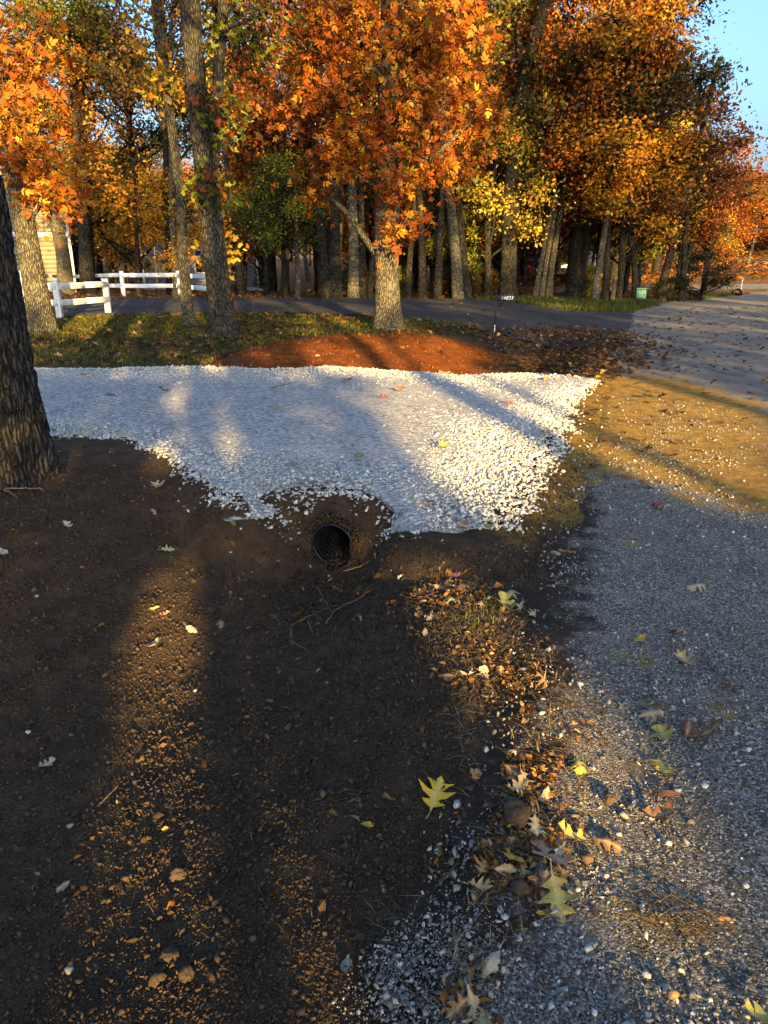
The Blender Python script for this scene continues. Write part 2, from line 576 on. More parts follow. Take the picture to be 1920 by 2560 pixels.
STREET = np.array([(19.5, 34.0), (23.5, 38.2), (12, 35.6), (2, 35.2), (-3, 35.5), (-3, 32.6), (4, 31.6), (12, 31.3)])


def broad(x, y):
    x = np.asarray(x, float); y = np.asarray(y, float)
    left = 1 - sstep(1.0, 11.0, x - 0.05 * (y - 26))
    z = -0.042 * np.clip(y - 26, 0, 34) * left
    hill = sstep(36, 130, y + 0.25 * x) * (1 + 3.0 * sstep(4, 26, x)) + 4 * sstep(150, 700, np.hypot(x, y)) * sstep(-200, 100, y)
    return z + hill


def terrain(x, y, detail=True, sink=True):
    x = np.asarray(x, float); y = np.asarray(y, float)
    s = (x - P0[0]) * E[0] + (y - P0[1]) * E[1]; t = (x - P0[0]) * NRM[0] + (y - P0[1]) * NRM[1]
    D = np.interp(s, [-20, -1, 0.5, 2, 3.2, 8.5, 10, 12.5, 15, 17], [0.16, 0.2, 0.24, 0.32, 0.43, 0.50, 0.50, 0.42, 0.12, 0.0])
    wl = np.interp(s, [4, 9], [1.9, 3.6])
    q = np.where(t < 1.42, np.clip(1 - t / 1.42, 0, 1), np.clip((t - 1.42) / wl, 0, 1))
    prof = 0.5 + 0.5 * np.cos(np.pi * np.clip(q, 0, 1))
    z = -D * prof + 0.05 * sstep(2.2, 4.0, t)
    sd = sdpoly(x, y, DRIVE) + 0.10 * fbm(x * 2.3, y * 2.3, 3, 5)
    w = sstep(-0.34, -0.03, sd)
    w = np.where(t < 0.0, sstep(-0.9, -0.05, sd), w)
    zf = z * (1 - w) + (DRIVE_Z - 0.010 - 0.035 * sstep(0.0, 0.35, sd)) * w
    # bowl dug out round the culvert mouth
    dx = (x - PIPE_C[0]) * PAX[0] + (y - PIPE_C[1]) * PAX[1]
    dn = (x - PIPE_C[0]) * NRM[0] + (y - PIPE_C[1]) * NRM[1]
    bowl = np.exp(-((dx + 0.10) / 0.34) ** 2 - (dn / 0.42) ** 2)
    bowl = np.where(dx < -0.02, bowl, bowl * np.clip(1 - (dx + 0.02) / 0.16, 0, 1))
    zf = zf * (1 - 0.75 * bowl) + 0.75 * bowl * (-0.40)
    hug = PIPE_C[2] + np.sqrt(np.maximum((PIPE_R + 0.045) ** 2 - dn ** 2, 0))
    zf = np.where((dx > 0.0) & (dx < 3) & (np.abs(dn) < PIPE_R + 0.045) & (zf < hug), hug, zf)
    near = 1 - sstep(14, 26, np.hypot(x, y))
    inroad = sstep(-0.35, 0.25, sdpoly(x, y, ROADP)); inasph = sstep(-0.3, 0.3, sdpoly(x, y, ASPH)); instreet = sstep(-0.3, 0.3, sdpoly(x, y, STREET))
    hard = np.maximum(np.maximum(inroad, inasph), instreet)
    if detail:
        rough = 0.032 * fbm(x * 1.6, y * 1.6, 4, 1) + 0.018 * fbm(x * 7, y * 7, 3, 31)
        ridge = 0.010 * np.sin(26 * (t + 0.12 * fbm(s * 1.2, t * 1.2, 2, 8)) ) * sstep(1.2, 2.2, t) * (1 - sstep(3.4, 4.4, t)) * (1 - sstep(2.0, 3.4, s))
        incl = sstep(-0.3, 0.3, sdpoly(x, y, CLAY))
        rough = rough + incl * (0.10 * fbm(x * 2.1 + 3, y * 2.1, 4, 205))
        zf = zf + (rough + ridge) * (1 - hard) * (0.25 + 0.75 * near) * (1 - 0.8 * w)
    return zf + broad(x, y) - (0.03 * hard if sink else 0)


def tz(x, y):
    return float(terrain(np.array([x]), np.array([y]))[0])


def hit(px, py, y0=1.0, y1=140):
    """where the ray through a pixel of the photograph meets the ground"""
    d = pray(px, py)
    Y = np.concatenate([np.linspace(y0, 30, 2500), np.linspace(30, y1, 1500)])
    P = np.array([0, 0, CAMZ])[None] + d[None] * (Y / d[1])[:, None]
    g = terrain(P[:, 0], P[:, 1])
    k = np.where(P[:, 2] <= g)[0]
    k = k[0] if len(k) else len(Y) - 1
    return np.array([P[k, 0], P[k, 1], g[k]])


# ground: one sheet, fan-shaped grid that is fine in view and coarse behind
th = np.concatenate([np.arange(-72, 72.01, 0.42), np.arange(78, 288 - 0.1, 6.0)]) * math.pi / 180
rad = 1.15 * 1.0112 ** np.arange(0, 590)
rad = np.concatenate([rad[rad < 800], [1500]])
TH, RA = np.meshgrid(th, rad)
gx = RA * np.sin(TH); gy = -2.2 + RA * np.cos(TH)
gz = terrain(gx, gy)
gv = np.stack([gx, gy, gz], -1).reshape(-1, 3)
nr, nt_ = gx.shape
i = np.arange(nr - 1)[:, None] * nt_; j = np.arange(nt_)[None, :]; k = (j + 1) % nt_
gq = np.stack([i + j, i + nt_ + j, i + nt_ + k, i + k], -1).reshape(-1, 4)[:, ::-1]
cen = gv[gq].mean(1)
rel = cen - PIPE_C
ax = rel @ PAX
dr = np.linalg.norm(rel - ax[:, None] * PAX, axis=1)
gq = gq[~((dr < PIPE_R * 0.94) & (ax > -0.05) & (ax < 6.2))]
gv = np.vstack([gv, [[0, -2.2, tz(0, -2.2)]]])
cap = np.stack([np.full(nt_, len(gv) - 1), np.arange(nt_), (np.arange(nt_) + 1) % nt_], 1)[:, ::-1]


def zone(x, y):
    nz = fbm(x * 1.5, y * 1.5, 4, 41); n2 = fbm(x * 5, y * 5, 3, 51)
    lawn = sstep(-0.25, 0.35, sdpoly(x, y, LAWN) + 0.9 * nz)
    verge = sstep(0, 0.6, np.minimum(sdpoly(x, y, polyw([(1180, 753), (1290, 760), (1380, 771), (1480, 782), (1640, 776), (1600, 748), (1400, 745), (1180, 746)])), 0.5) + 0.3 * nz)
    tri = sstep(0, 0.6, sdpoly(x, y, polyw([(1690, 756), (1880, 734), (1800, 738), (1650, 740)])) + 0.3 * nz)
    lawn = np.maximum(np.maximum(lawn * (0.75 + n2), verge), tri)
    clay = sstep(-0.25, 0.3, sdpoly(x, y, CLAY) + 1.3 * nz + 0.9 * n2)
    wood = sstep(23.5, 26.5, y + 3 * nz) * (1 - np.maximum(verge, tri))
    t = (x - P0[0]) * NRM[0] + (y - P0[1]) * NRM[1]; s = (x - P0[0]) * E[0] + (y - P0[1]) * E[1]
    lit = 0.0 * t
    lit2 = sstep(2.4, 1.2, t) * sstep(8.6, 9.4, s) * (1 - sstep(16, 18, s)) * 0.85
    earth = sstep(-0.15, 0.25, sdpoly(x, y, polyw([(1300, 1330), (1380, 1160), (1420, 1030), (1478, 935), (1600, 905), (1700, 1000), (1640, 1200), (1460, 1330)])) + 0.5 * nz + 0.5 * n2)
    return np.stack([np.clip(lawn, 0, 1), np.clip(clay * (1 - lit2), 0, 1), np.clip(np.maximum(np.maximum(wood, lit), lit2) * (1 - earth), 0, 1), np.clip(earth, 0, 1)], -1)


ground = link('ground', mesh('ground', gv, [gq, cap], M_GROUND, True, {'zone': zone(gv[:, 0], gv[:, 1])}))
tag(ground, kind='structure')


def ruled(A, B, nu, nv, lift, edge=0.0, seed=0):
    a = resample(spline(A, 400), nu); b = resample(spline(B, 400), nu)
    v = np.linspace(0, 1, nv)
    P = a[:, None, :] * (1 - v)[None, :, None] + b[:, None, :] * v[None, :, None]
    x, y = P[..., 0].copy(), P[..., 1].copy()
    if edge:
        w = np.maximum(1 - v / 0.06, 0) + np.maximum(1 - (1 - v) / 0.06, 0)
        x += edge * fbm(x * 3, y * 3, 3, seed) * 2 * w; y += edge * fbm(x * 3 + 40, y * 3, 3, seed) * 2 * w
    return x, y


def sheet(name, x, y, z, mat, attrs=None, smooth=True, skirt=0.08):
    nu, nv = x.shape
    v = np.stack([x, y, z], -1).reshape(-1, 3)
    i = np.arange(nu - 1)[:, None] * nv; j = np.arange(nv - 1)[None, :]
    q = np.stack([i + j, i + nv + j, i + nv + j + 1, i + j + 1], -1).reshape(-1, 4)
    e1 = v[q[0, 1]] - v[q[0, 0]]; e2 = v[q[0, 3]] - v[q[0, 0]]
    mid = q[len(q) // 2]
    if np.cross(v[mid[1]] - v[mid[0]], v[mid[3]] - v[mid[0]])[2] < 0: q = q[:, ::-1]
    return tag(link(name, mesh(name, v, q, mat, smooth, attrs)), kind='structure')


# road
nu = 620
us = np.concatenate([np.linspace(0, 0.16, 30), np.linspace(0.165, 0.62, 520), np.linspace(0.625, 1, 70)])
rls = spline(ROAD_L, 2000)
L = np.concatenate([[0], np.cumsum(np.linalg.norm(np.diff(rls, axis=0), axis=1))]) / np.linalg.norm(np.diff(rls, axis=0), axis=1).sum()
ra = np.stack([np.interp(us, L, rls[:, 0]), np.interp(us, L, rls[:, 1])], 1)
rta = np.gradient(ra, axis=0); rta /= np.linalg.norm(rta, axis=1)[:, None]
rn = np.stack([rta[:, 1], -rta[:, 0]], 1)
vv = np.concatenate([np.linspace(0, 0.55, 90), np.linspace(0.57, 1, 20)])
wob = 0.34 * fbm(ra[:, 0] * 2.2, ra[:, 1] * 2.2, 4, 61) * 2 - 0.02
X = ra[:, None, 0] + rn[:, None, 0] * (vv * ROADW)[None] + (rn[:, 0] * wob)[:, None] * np.maximum(1 - vv / 0.05, 0)[None]
Y = ra[:, None, 1] + rn[:, None, 1] * (vv * ROADW)[None] + (rn[:, 1] * wob)[:, None] * np.maximum(1 - vv / 0.05, 0)[None]
Zr = broad(X, Y) + 0.012 + 0.014 * fbm(X * 2.2, Y * 2.2, 4, 71) * (1 - sstep(9, 16, Y)) - 0.05 * np.maximum(1 - vv / 0.03, 0)[None]
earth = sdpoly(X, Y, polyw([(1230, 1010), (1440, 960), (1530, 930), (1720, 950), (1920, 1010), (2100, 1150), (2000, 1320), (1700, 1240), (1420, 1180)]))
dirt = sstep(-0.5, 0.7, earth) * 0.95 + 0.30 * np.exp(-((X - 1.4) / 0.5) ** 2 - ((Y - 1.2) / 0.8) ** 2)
edge_d = 0.35 * np.maximum(1 - vv / 0.05, 0)[None] + 0 * X
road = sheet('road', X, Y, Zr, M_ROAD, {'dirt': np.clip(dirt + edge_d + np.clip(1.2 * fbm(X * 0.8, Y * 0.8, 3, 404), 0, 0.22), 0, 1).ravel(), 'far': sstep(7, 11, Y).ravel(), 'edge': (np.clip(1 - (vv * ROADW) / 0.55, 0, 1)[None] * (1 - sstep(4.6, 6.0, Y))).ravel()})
# side street beyond the crest
sx, sy = ruled(np.array([(19.0, 33.6), (12, 31.3), (4, 31.6), (-3, 32.6)]), np.array([(23.5, 38.0), (12, 35.4), (4, 35.0), (-3, 35.5)]), 60, 10, 0)
sheet('side_street', sx, sy, broad(sx, sy) + 0.008, M_ROAD, {'dirt': np.zeros(sx.size), 'far': np.ones(sx.size)})
# asphalt drive
axx, ayy = ruled(polyw(ASPH_N), polyw(ASPH_F), 260, 40, 0, 0.18, 5)
asphalt = sheet('asphalt_drive', axx, ayy, terrain(axx, ayy, False, False) + 0.008, M_ASPHALT)
# gravel drive: bed of fines
gxx, gyy = ruled(nearW, farW, 300, 90, 0, 0.16, 9)
vgrid = np.linspace(0, 1, 90)[None]
crown = 0.02 * np.sin(np.pi * vgrid) - 0.10 * (np.maximum(1 - vgrid / 0.07, 0) + np.maximum(1 - (1 - vgrid) / 0.03, 0))
gdz = DRIVE_Z + crown + 0.022 * fbm(gxx * 1.3, gyy * 1.3, 4, 13)
drive = sheet('gravel_drive', gxx, gyy, gdz, M_LIMEBASE)


def drive_z(x, y):
    return DRIVE_Z + 0.012 + 0.022 * fbm(x * 1.3, y * 1.3, 4, 13)


# ------------------------------------------------------------------ loose stones, crumbs
ST = stone_templates(8, 8)
STL = stone_templates(10, 7, 0.85, 4)


def stones(name, x, y, z, size, mat, label, cat, rnd=None, sink=0.25, tm=None):
    n = len(x)
    tm = tm or ST
    idx = rng.integers(0, len(tm), n)
    nr_ = np.stack([rng.normal(0, 0.35, n), rng.normal(0, 0.35, n), np.ones(n)], 1)
    rot = rot_from(nr_, rng.uniform(0, 6.283, n))
    sc = size[:, None] * np.stack([rng.uniform(0.8, 1.3, n), rng.uniform(0.7, 1.1, n), rng.uniform(0.7, 1.15, n)], 1)
    pos = np.stack([x, y, z + size * (0.3 - sink)], 1)
    V, T, O = scatter(tm, idx, pos, rot, sc)
    rnd = rng.uniform(0, 1, n) if rnd is None else rnd
    o = link(name, mesh(name, V, T, mat, False, {'rnd': rnd[O]}))
    return tag(o, label, cat, None, 'stuff')


# limestone on the drive
N = 150000
x = rng.uniform(-5.2, 3.0, N); y = rng.uniform(4.2, 11.2, N)
sd = sdpoly(x, y, DRIVE) + 0.20 * fbm(x * 3.5, y * 3.5, 3, 77) + 0.12 * fbm(x * 12, y * 12, 2, 78)
rim = np.exp(-np.maximum(sd, 0) / 0.30)
coarse = np.clip(rim + sstep(1.3, 0.2, x * -1 + 1.2) * 0.5 + 0.5 * sstep(0.02, 0.2, fbm(x * 0.9, y * 0.9, 3, 14)), 0, 1)
keep = (sd > -0.05 + rng.normal(0, 0.03, N)) & (np.abs(x) < 0.56 * y + 0.5) & (rng.uniform(0, 1, N) < (0.7 + 0.3 * coarse) * np.where(y > 8, 0.8, 1))
x, y, sd, rim, coarse = x[keep], y[keep], sd[keep], rim[keep], coarse[keep]
m = rng.permutation(len(x))[:60000]
x, y, sd, rim, coarse = x[m], y[m], sd[m], rim[m], coarse[m]
size = np.clip(rng.lognormal(math.log(0.021), 0.48, len(x)) * (0.74 + 0.48 * coarse), 0.009, 0.062)
wz = np.clip((sd + 0.05) / 0.22, 0, 1)
stones('limestone_gravel', x, y, (terrain(x, y) + 0.004) * (1 - wz) + drive_z(x, y) * wz - size * 0.10 * (1 - coarse), size, M_LIME, 'crushed white limestone spread over the new driveway', 'gravel', rnd=np.clip(rng.beta(2.2, 1.5, len(x)), 0, 1))
# strays round the rim of the drive
N = 14000
x = rng.uniform(-4.2, 4.0, N); y = rng.uniform(3.6, 11, N)
sd = sdpoly(x, y, DRIVE)
p = np.exp(-np.abs(sd) / 0.14) * (sd < 0) * np.where((x > 0.9) & (y < 8), 1.0, 0.22)
k = rng.uniform(0, 1, N) < p
x, y = x[k], y[k]
zz = np.maximum(terrain(x, y), np.where(sdpoly(x, y, ROADP) > 0, 0.012, -9))
stones('stray_limestone', x, y, zz, np.clip(rng.lognormal(math.log(0.024), 0.45, len(x)), 0.01, 0.07), M_LIME, 'stray white limestone chips beside the driveway edge', 'gravel', sink=0.1)
# chips on the road shoulder
N = 170000
r_ = 1.1 * (9.0 / 1.1) ** rng.uniform(0, 1, N); a_ = rng.uniform(-0.1, 0.62, N)
x = r_ * np.sin(a_) ; y = r_ * np.cos(a_)
sd = sdpoly(x, y, ROADP) + 0.25 * fbm(x * 3, y * 3, 3, 19)
dens = (0.12 + 2.6 * np.clip(fbm(x * 1.9, y * 1.9, 4, 23) + 0.04, 0, 0.5)) * sstep(-0.05, 0.12, sd)
k = (rng.uniform(0, 1, N) < dens) & (sdpoly(x, y, DRIVE) < 0.02)
x, y = x[k][:44000], y[k][:44000]
size = np.clip(rng.lognormal(math.log(0.0056), 0.70, len(x)) * (0.8 + 0.12 * y), 0.004, 0.035)
zr = 0.012 + 0.014 * fbm(x * 2.2, y * 2.2, 4, 71)
stones('road_gravel', x, y, zr, size, M_ROADSTONE, 'grey and white stone chips pressed into the road shoulder', 'gravel', rnd=np.clip(rng.beta(1.0, 2.2, len(x)), 0, 1), tm=STL)
# crumbs of soil in the dug ditch
N = 230000
r_ = 1.05 * (6.0 / 1.05) ** rng.uniform(0, 1, N); a_ = rng.uniform(-0.62, 0.30, N)
x = r_ * np.sin(a_); y = r_ * np.cos(a_)
sd = sdpoly(x, y, ROADP)
k = (sd < 0.05 + 0.1 * rng.normal(size=N)) & (sdpoly(x, y, DRIVE) < -0.03) & (rng.uniform(0, 1, N) < 0.75 + 0.9 * fbm(x * 3, y * 3, 3, 88))
rel = np.stack([x, y], 1) - PIPE_C[:2]
k &= ~((rel @ PAX[:2] > -0.03) & (np.abs(rel @ NRM) < 0.17))
x, y = x[k][:92000], y[k][:92000]
size = np.clip(rng.lognormal(math.log(0.0062), 0.50, len(x)) * (0.65 + 0.36 * y), 0.003, 0.045)
stones('soil_crumbs', x, y, terrain(x, y), size, M_CRUMB, 'loose dark brown crumbs of freshly dug soil in the ditch', 'soil', rnd=np.clip(rng.beta(1.1, 2.4, len(x)), 0, 1), sink=0.17, tm=STL)

# ------------------------------------------------------------------ culvert pipe
def culvert(name, c, axis, r, length, label, nring, rib=0.009, pitch=0.045):
    axis = np.asarray(axis, float) / np.linalg.norm(axis)
    e = empty(name, (0, 0, 0), label, 'pipe')
    n = nring
    d = np.linspace(0, length, n)
    path = np.asarray(c)[None] + d[:, None] * axis[None]
    ph = 0.5 + 0.5 * np.cos(d / pitch * 2 * math.pi)
    vi, qi = tube(path, (r - 0.014) - rib * ph, 48)
    mb = MB(); mb.add(vi, qi[:, ::-1]); mb.build('inner_wall', M_PIPE, e, True)
    vo, qo = tube(path[:n // 3], r - 0.004 + rib * 0.6 * (1 - ph[:n // 3]), 48)
    mb = MB(); mb.add(vo, qo); mb.build('corrugated_shell', M_PIPE, e, True)
    # rolled rim at the mouth
    prof = [(0.012, r - 0.018), (-0.004, r - 0.017), (-0.008, r - 0.013), (-0.008, r - 0.006), (-0.003, r - 0.003), (0.03, r - 0.003)]
    v, q = tube([np.asarray(c) + axis * p[0] * 1.0 + axis * 0.0001 * i for i, p in enumerate(prof)], [p[1] for p in prof], 48)
    base = np.asarray(c)
    t_, a_, b_ = frames(path[:3])
    thh = np.arange(48) / 48 * 2 * math.pi
    ring = np.cos(thh)[:, None] * a_[0] + np.sin(thh)[:, None] * b_[0]
    v = np.vstack([base + axis * p[0] + ring * p[1] for p in prof])
    mb = MB(); mb.add(v, q); mb.build('rim', M_PIPE, e, True)
    return e


culvert('culvert_pipe', PIPE_C, PAX, PIPE_R, 5.9, 'black corrugated plastic culvert pipe opening in the dirt bank under the driveway', 900)
# soil and leaves lying along the floor of the pipe mouth
n = 420
d = rng.uniform(-0.05, 0.9, n); a = rng.normal(0, 0.045, n)
pp = PIPE_C[None] + d[:, None] * PAX + a[:, None] * np.array([NRM[0], NRM[1], 0]) - np.array([0, 0, 1]) * (np.sqrt(np.maximum((PIPE_R - 0.02) ** 2 - a ** 2, 0)) - 0.006)[:, None]
stones('pipe_silt', pp[:, 0], pp[:, 1], pp[:, 2], rng.uniform(0.008, 0.024, n), M_CRUMB, 'silt and crumbs washed along the floor of the pipe', 'soil')

# ------------------------------------------------------------------ leaves
def oval_template(fold=0.18, curl=0.12):
    v = np.array([[0, 0, 0], [0.30, 0.30, fold * 0.3], [0.45, 0, 0.02], [0.30, -0.30, fold * 0.3], [0.72, 0.20, fold * 0.2 - curl * .4], [0.72, -0.20, fold * 0.2 - curl * .4], [1.0, 0, -curl]], float)
    v[:, 1] *= 0.8
    t = np.array([[0, 2, 1], [0, 3, 2], [1, 2, 4], [2, 3, 5], [2, 6, 4], [2, 5, 6]])
    return v, t


def quad_template():
    v = np.array([[0, 0, 0], [0.45, 0.32, 0.06], [1, 0, -0.06], [0.5, -0.32, 0.06]], float)
    return v, np.array([[0, 2, 1], [0, 3, 2]])


def lobed_template():
    """small ragged oak leaf for crowns"""
    v = np.array([[0, 0, 0], [.25, .22, .03], [.38, .10, .0], [.58, .34, .05], [.68, .12, 0], [1, .05, -.06], [.7, -.13, 0], [.6, -.33, .05], [.36, -.1, 0], [.27, -.24, .03]], float)
    t = np.array([[0, 2, 1], [0, 8, 2], [0, 9, 8], [2, 4, 3], [2, 8, 4], [4, 8, 6], [4, 6, 5], [6, 8, 7]])
    return v, t


def hickory_template():
    """compound leaf: five leaflets"""
    ov, ot = oval_template(0.14, 0.10)
    V = []; T = []; o = 0
    for ang, off, sc in ((0.0, 0.55, 0.62), (0.75, 0.45, 0.5), (-0.75, 0.45, 0.5), (1.15, 0.2, 0.36), (-1.15, 0.2, 0.36)):
        c, s = math.cos(ang), math.sin(ang)
        w = ov * sc
        w = np.stack([w[:, 0] * c - w[:, 1] * s + off, w[:, 0] * s + w[:, 1] * c, w[:, 2] - 0.12 * abs(ang) - 0.1 * off], 1)
        V.append(w); T.append(ot + o); o += len(w)
    return np.vstack(V), np.vstack(T)


LT = {'quad': [quad_template()], 'oval': [oval_template(), oval_template(0.3, 0.3)], 'oak': [lobed_template()], 'hickory': [hickory_template()]}
PAL = {
    'orange': [((0.50, 0.15, 0.010), 4), ((0.38, 0.09, 0.008), 3), ((0.56, 0.24, 0.018), 2), ((0.22, 0.055, 0.01), 2)],
    'amber': [((0.62, 0.31, 0.02), 3), ((0.55, 0.22, 0.015), 3), ((0.58, 0.40, 0.04), 2), ((0.25, 0.09, 0.012), 1.5)],
    'yellow': [((0.60, 0.42, 0.03), 4), ((0.42, 0.36, 0.03), 3), ((0.56, 0.30, 0.02), 2), ((0.18, 0.18, 0.02), 1.5)],
    'lime': [((0.34, 0.36, 0.03), 3), ((0.46, 0.42, 0.04), 3), ((0.16, 0.20, 0.02), 3)],
    'green': [((0.060, 0.085, 0.014), 4), ((0.10, 0.12, 0.018), 3), ((0.035, 0.05, 0.010), 3), ((0.28, 0.26, 0.03), 0.7)],
    'russet': [((0.26, 0.062, 0.012), 4), ((0.40, 0.10, 0.012), 2), ((0.14, 0.035, 0.010), 3), ((0.48, 0.2, 0.02), 1)],
    'brown': [((0.10, 0.055, 0.018), 4), ((0.17, 0.095, 0.03), 2), ((0.055, 0.045, 0.014), 3), ((0.30, 0.15, 0.03), 1)],
}


PAL['drab'] = [((0.09, 0.065, 0.02), 3), ((0.05, 0.04, 0.014), 3), ((0.20, 0.10, 0.02), 1)]


def pick(pal, n, r):
    cols = np.array([c for c, w in PAL[pal]]); w = np.array([w for c, w in PAL[pal]], float)
    return cols[r.choice(len(cols), n, p=w / w.sum())]


def foliage(centers, per, spread, leaf, shape, pal, r, hang=0.3, flat=0.7):
    """leaves round clump centres; returns verts, tris, tint"""
    n = len(centers) * per
    own = np.repeat(np.arange(len(centers)), per)
    pos = centers[own] + r.normal(size=(n, 3)) * spread * np.array([1, 1, flat])
    nr_ = r.normal(size=(n, 3)) * 0.75 + np.array([0, 0, 0.55])
    rot = rot_from(nr_, r.uniform(0, 6.283, n))
    tmp = LT[shape]
    V, T, O = scatter(tmp, r.integers(0, len(tmp), n), pos, rot, leaf * r.uniform(0.65, 1.25, n))
    cc = pick(pal, len(centers), r)[own] * 0.6 + pick(pal, n, r) * 0.4
    cc = cc * r.uniform(0.75, 1.2, (n, 1))
    return V, T, cc[O]


def barkmod(amp, scale, seed, r0, flare=0.5, fh=0.35, lobes=5, zbase=0.0):
    def f(rr, th, p):
        z = (p[:, 2] - zbase)[:, None]
        ph = seed * 1.7
        fl = 1 + flare * np.exp(-np.maximum(z, 0) / fh) * (1 + 0.35 * np.cos(lobes * th + ph) + 0.2 * np.cos((lobes + 2) * th - ph))
        u = (th + 0 * z) * r0 / scale
        zz = z / scale * 0.20 + 0 * th
        n1 = fbm(u * 0.9 + 1.3 * fbm(u * 0.3, zz * 2, 2, seed + 5), zz, 3, seed)
        ridge = 1 - np.abs(n1) * 5.0
        ridge = np.clip(ridge, -1, 1)
        lump = fbm(th * 1.2 + 0 * z, z * 0.9 + 0 * th, 3, seed + 9)
        return rr * fl * (1 + 0.10 * lump) - amp * np.clip(ridge, 0, 1)
    return f


def trunk_mesh(path, radii, sides, mat, rings=None, mod=None, name='trunk', extra=None):
    p = spline(path, rings or max(6, len(path) * 4))
    r = np.interp(np.linspace(0, 1, len(p)), np.linspace(0, 1, len(radii)), radii)
    mb = MB()
    v, q = tube(p, r, sides, mod)
    mb.add(v, q)
    for (lp, lr) in (extra or []):
        v, q = tube(lp, lr, max(5, sides // 3 if sides < 30 else 9))
        mb.add(v, q)
    f = [np.vstack(mb.q)]
    return mesh(name, np.vstack(mb.v), f, mat, True), p, r


def blob_points(blobs, r):
    pts = []; own = []
    for bi, (c, rad3, n) in enumerate(blobs):
        d = r.normal(size=(n, 3)); d /= np.linalg.norm(d, axis=1)[:, None]
        d *= (r.uniform(0.05, 1, (n, 1)) ** 0.5) * np.asarray(rad3)
        pts.append(np.asarray(c) + d); own.append(np.full(n, bi))
    return np.vstack(pts), np.concatenate(own)


def limbs_to(blobs, pts, own, tp, tr, r, twig=0.008):
    """limb from the trunk into every blob, twigs from the limb to the clumps"""
    out = []
    for bi, (c, rad3, n) in enumerate(blobs):
        c = np.asarray(c, float)
        dz = np.linalg.norm(c[:2] - tp[:, :2].mean(0)) * r.uniform(0.35, 0.8) + 0.2
        k = np.argmin(np.abs(tp[:, 2] - (c[2] - dz)))
        a = tp[k]; L = np.linalg.norm(c - a)
        far = c + (c - a) / (L + 1e-6) * np.mean(rad3) * 0.7
        m1 = a + (c - a) * 0.4 + r.normal(size=3) * 0.10 * L + np.array([0, 0, 0.08 * L])
        lp = spline([a, m1, c, far], 12)
        lr = np.linspace(min(tr[k] * 0.5, 0.02 + 0.022 * L), twig * 1.3, 12)
        out.append((lp, lr))
        mine = pts[own == bi]
        step = max(1, len(mine) // 26)
        for q in mine[::step]:
            j = np.argmin(((lp - q) ** 2).sum(1) + 0.02 * np.arange(12)[::-1])
            b = lp[j]; mid = (b + q) / 2 + r.normal(size=3) * 0.08 * np.linalg.norm(q - b)
            out.append((np.array([b, mid, q]), np.array([max(twig, lr[j] * 0.45), twig, twig * 0.4])))
    return out


def tree(name, label, path, radii, blobs, pal='orange', leaf=0.14, shape='oval', per=16, spread=0.22, group=None, mat=None, sides=14, rings=None, mod=None, seed=0, stems=(), twig=0.008):
    r = np.random.default_rng(seed + 100)
    e = empty(name, tuple(path[0]), label, 'tree', group)
    off = np.array(path[0], float)
    P = np.array(path, float) - off
    pl = [(c - off if not isinstance(c, tuple) else np.array(c) - off, rd, n) for c, rd, n in blobs]
    p0 = spline(P, rings or max(6, len(P) * 4)); r0 = np.interp(np.linspace(0, 1, len(p0)), np.linspace(0, 1, len(radii)), radii)
    extra = []
    for sp, sr in stems:
        q = spline(np.array(sp, float) - off, 24)
        extra.append((q, np.interp(np.linspace(0, 1, 24), np.linspace(0, 1, len(sr)), sr)))
    if pl:
        pts, own = blob_points(pl, r)
        extra += limbs_to(pl, pts, own, p0, r0, r, twig)
    me, _, _ = trunk_mesh(P, radii, sides, mat or M_BARK, rings, mod, 'trunk', extra)
    link('trunk', me, e)
    if pl:
        pals = pal if isinstance(pal, (list, tuple)) else [pal]
        V = []; T = []; K = []; o = 0
        for i, pa in enumerate(pals):
            sub = pts[np.arange(len(pts)) % len(pals) == i] if len(pals) > 1 else pts
            v, t, k = foliage(sub, per, spread, leaf, shape, pa, r)
            V.append(v); T.append(t + o); K.append(k); o += len(v)
        c = link('crown', mesh('crown', np.vstack(V), np.vstack(T), M_LEAF, False, {'tint': np.vstack(K)}), e)
        c['kind'] = 'stuff'
    return e


def trunk_px(pts, Y=None, top=None, base_z=None):
    """trunk path from pixels: the first point is the foot on the ground"""
    b = hit(*pts[0])
    out = [b - np.array([0, 0, 0.12])]
    for px, py in pts[1:]:
        out.append(at_y(px, py, b[1]))
    d = out[-1] - out[-2]; d /= np.linalg.norm(d)
    if top is not None:
        while out[-1][2] < top:
            out.append(out[-1] + d * 1.8 + np.array([0.05, 0, 0.3]))
    return np.array(out), b


# the big oak at the left edge
b1 = hit(10, 1190)
pt = [b1 + np.array(v) for v in ((0.0, 0.02, -0.25), (0, 0, 0.4), (-0.02, 0.02, 1.2), (-0.03, 0.0, 2.2), (-0.06, 0.05, 3.6), (-0.1, 0.1, 6.0), (-0.15, 0.2, 9.5))]
cr = [((b1[0] + dx, b1[1] + dy, z), (1.6, 1.6, 1.1), 40) for dx, dy, z in ((-2.2, -0.5, 8.2), (1.0, -1.8, 9.2), (-1.0, 1.8, 9.8), (-0.3, 0.2, 11.0))]
tree('oak_tree', 'huge oak with deeply furrowed dark bark beside the near edge of the gravel driveway', pt, [0.335, 0.325, 0.315, 0.30, 0.28, 0.24, 0.13], cr, ['amber', 'brown'], 0.14, 'oak', 14, 0.35,
     mat=M_BARK_NEAR, sides=200, rings=330, mod=barkmod(0.030, 0.030, 3, 0.33, 0.42, 0.26, 5, b1[2]), seed=1)

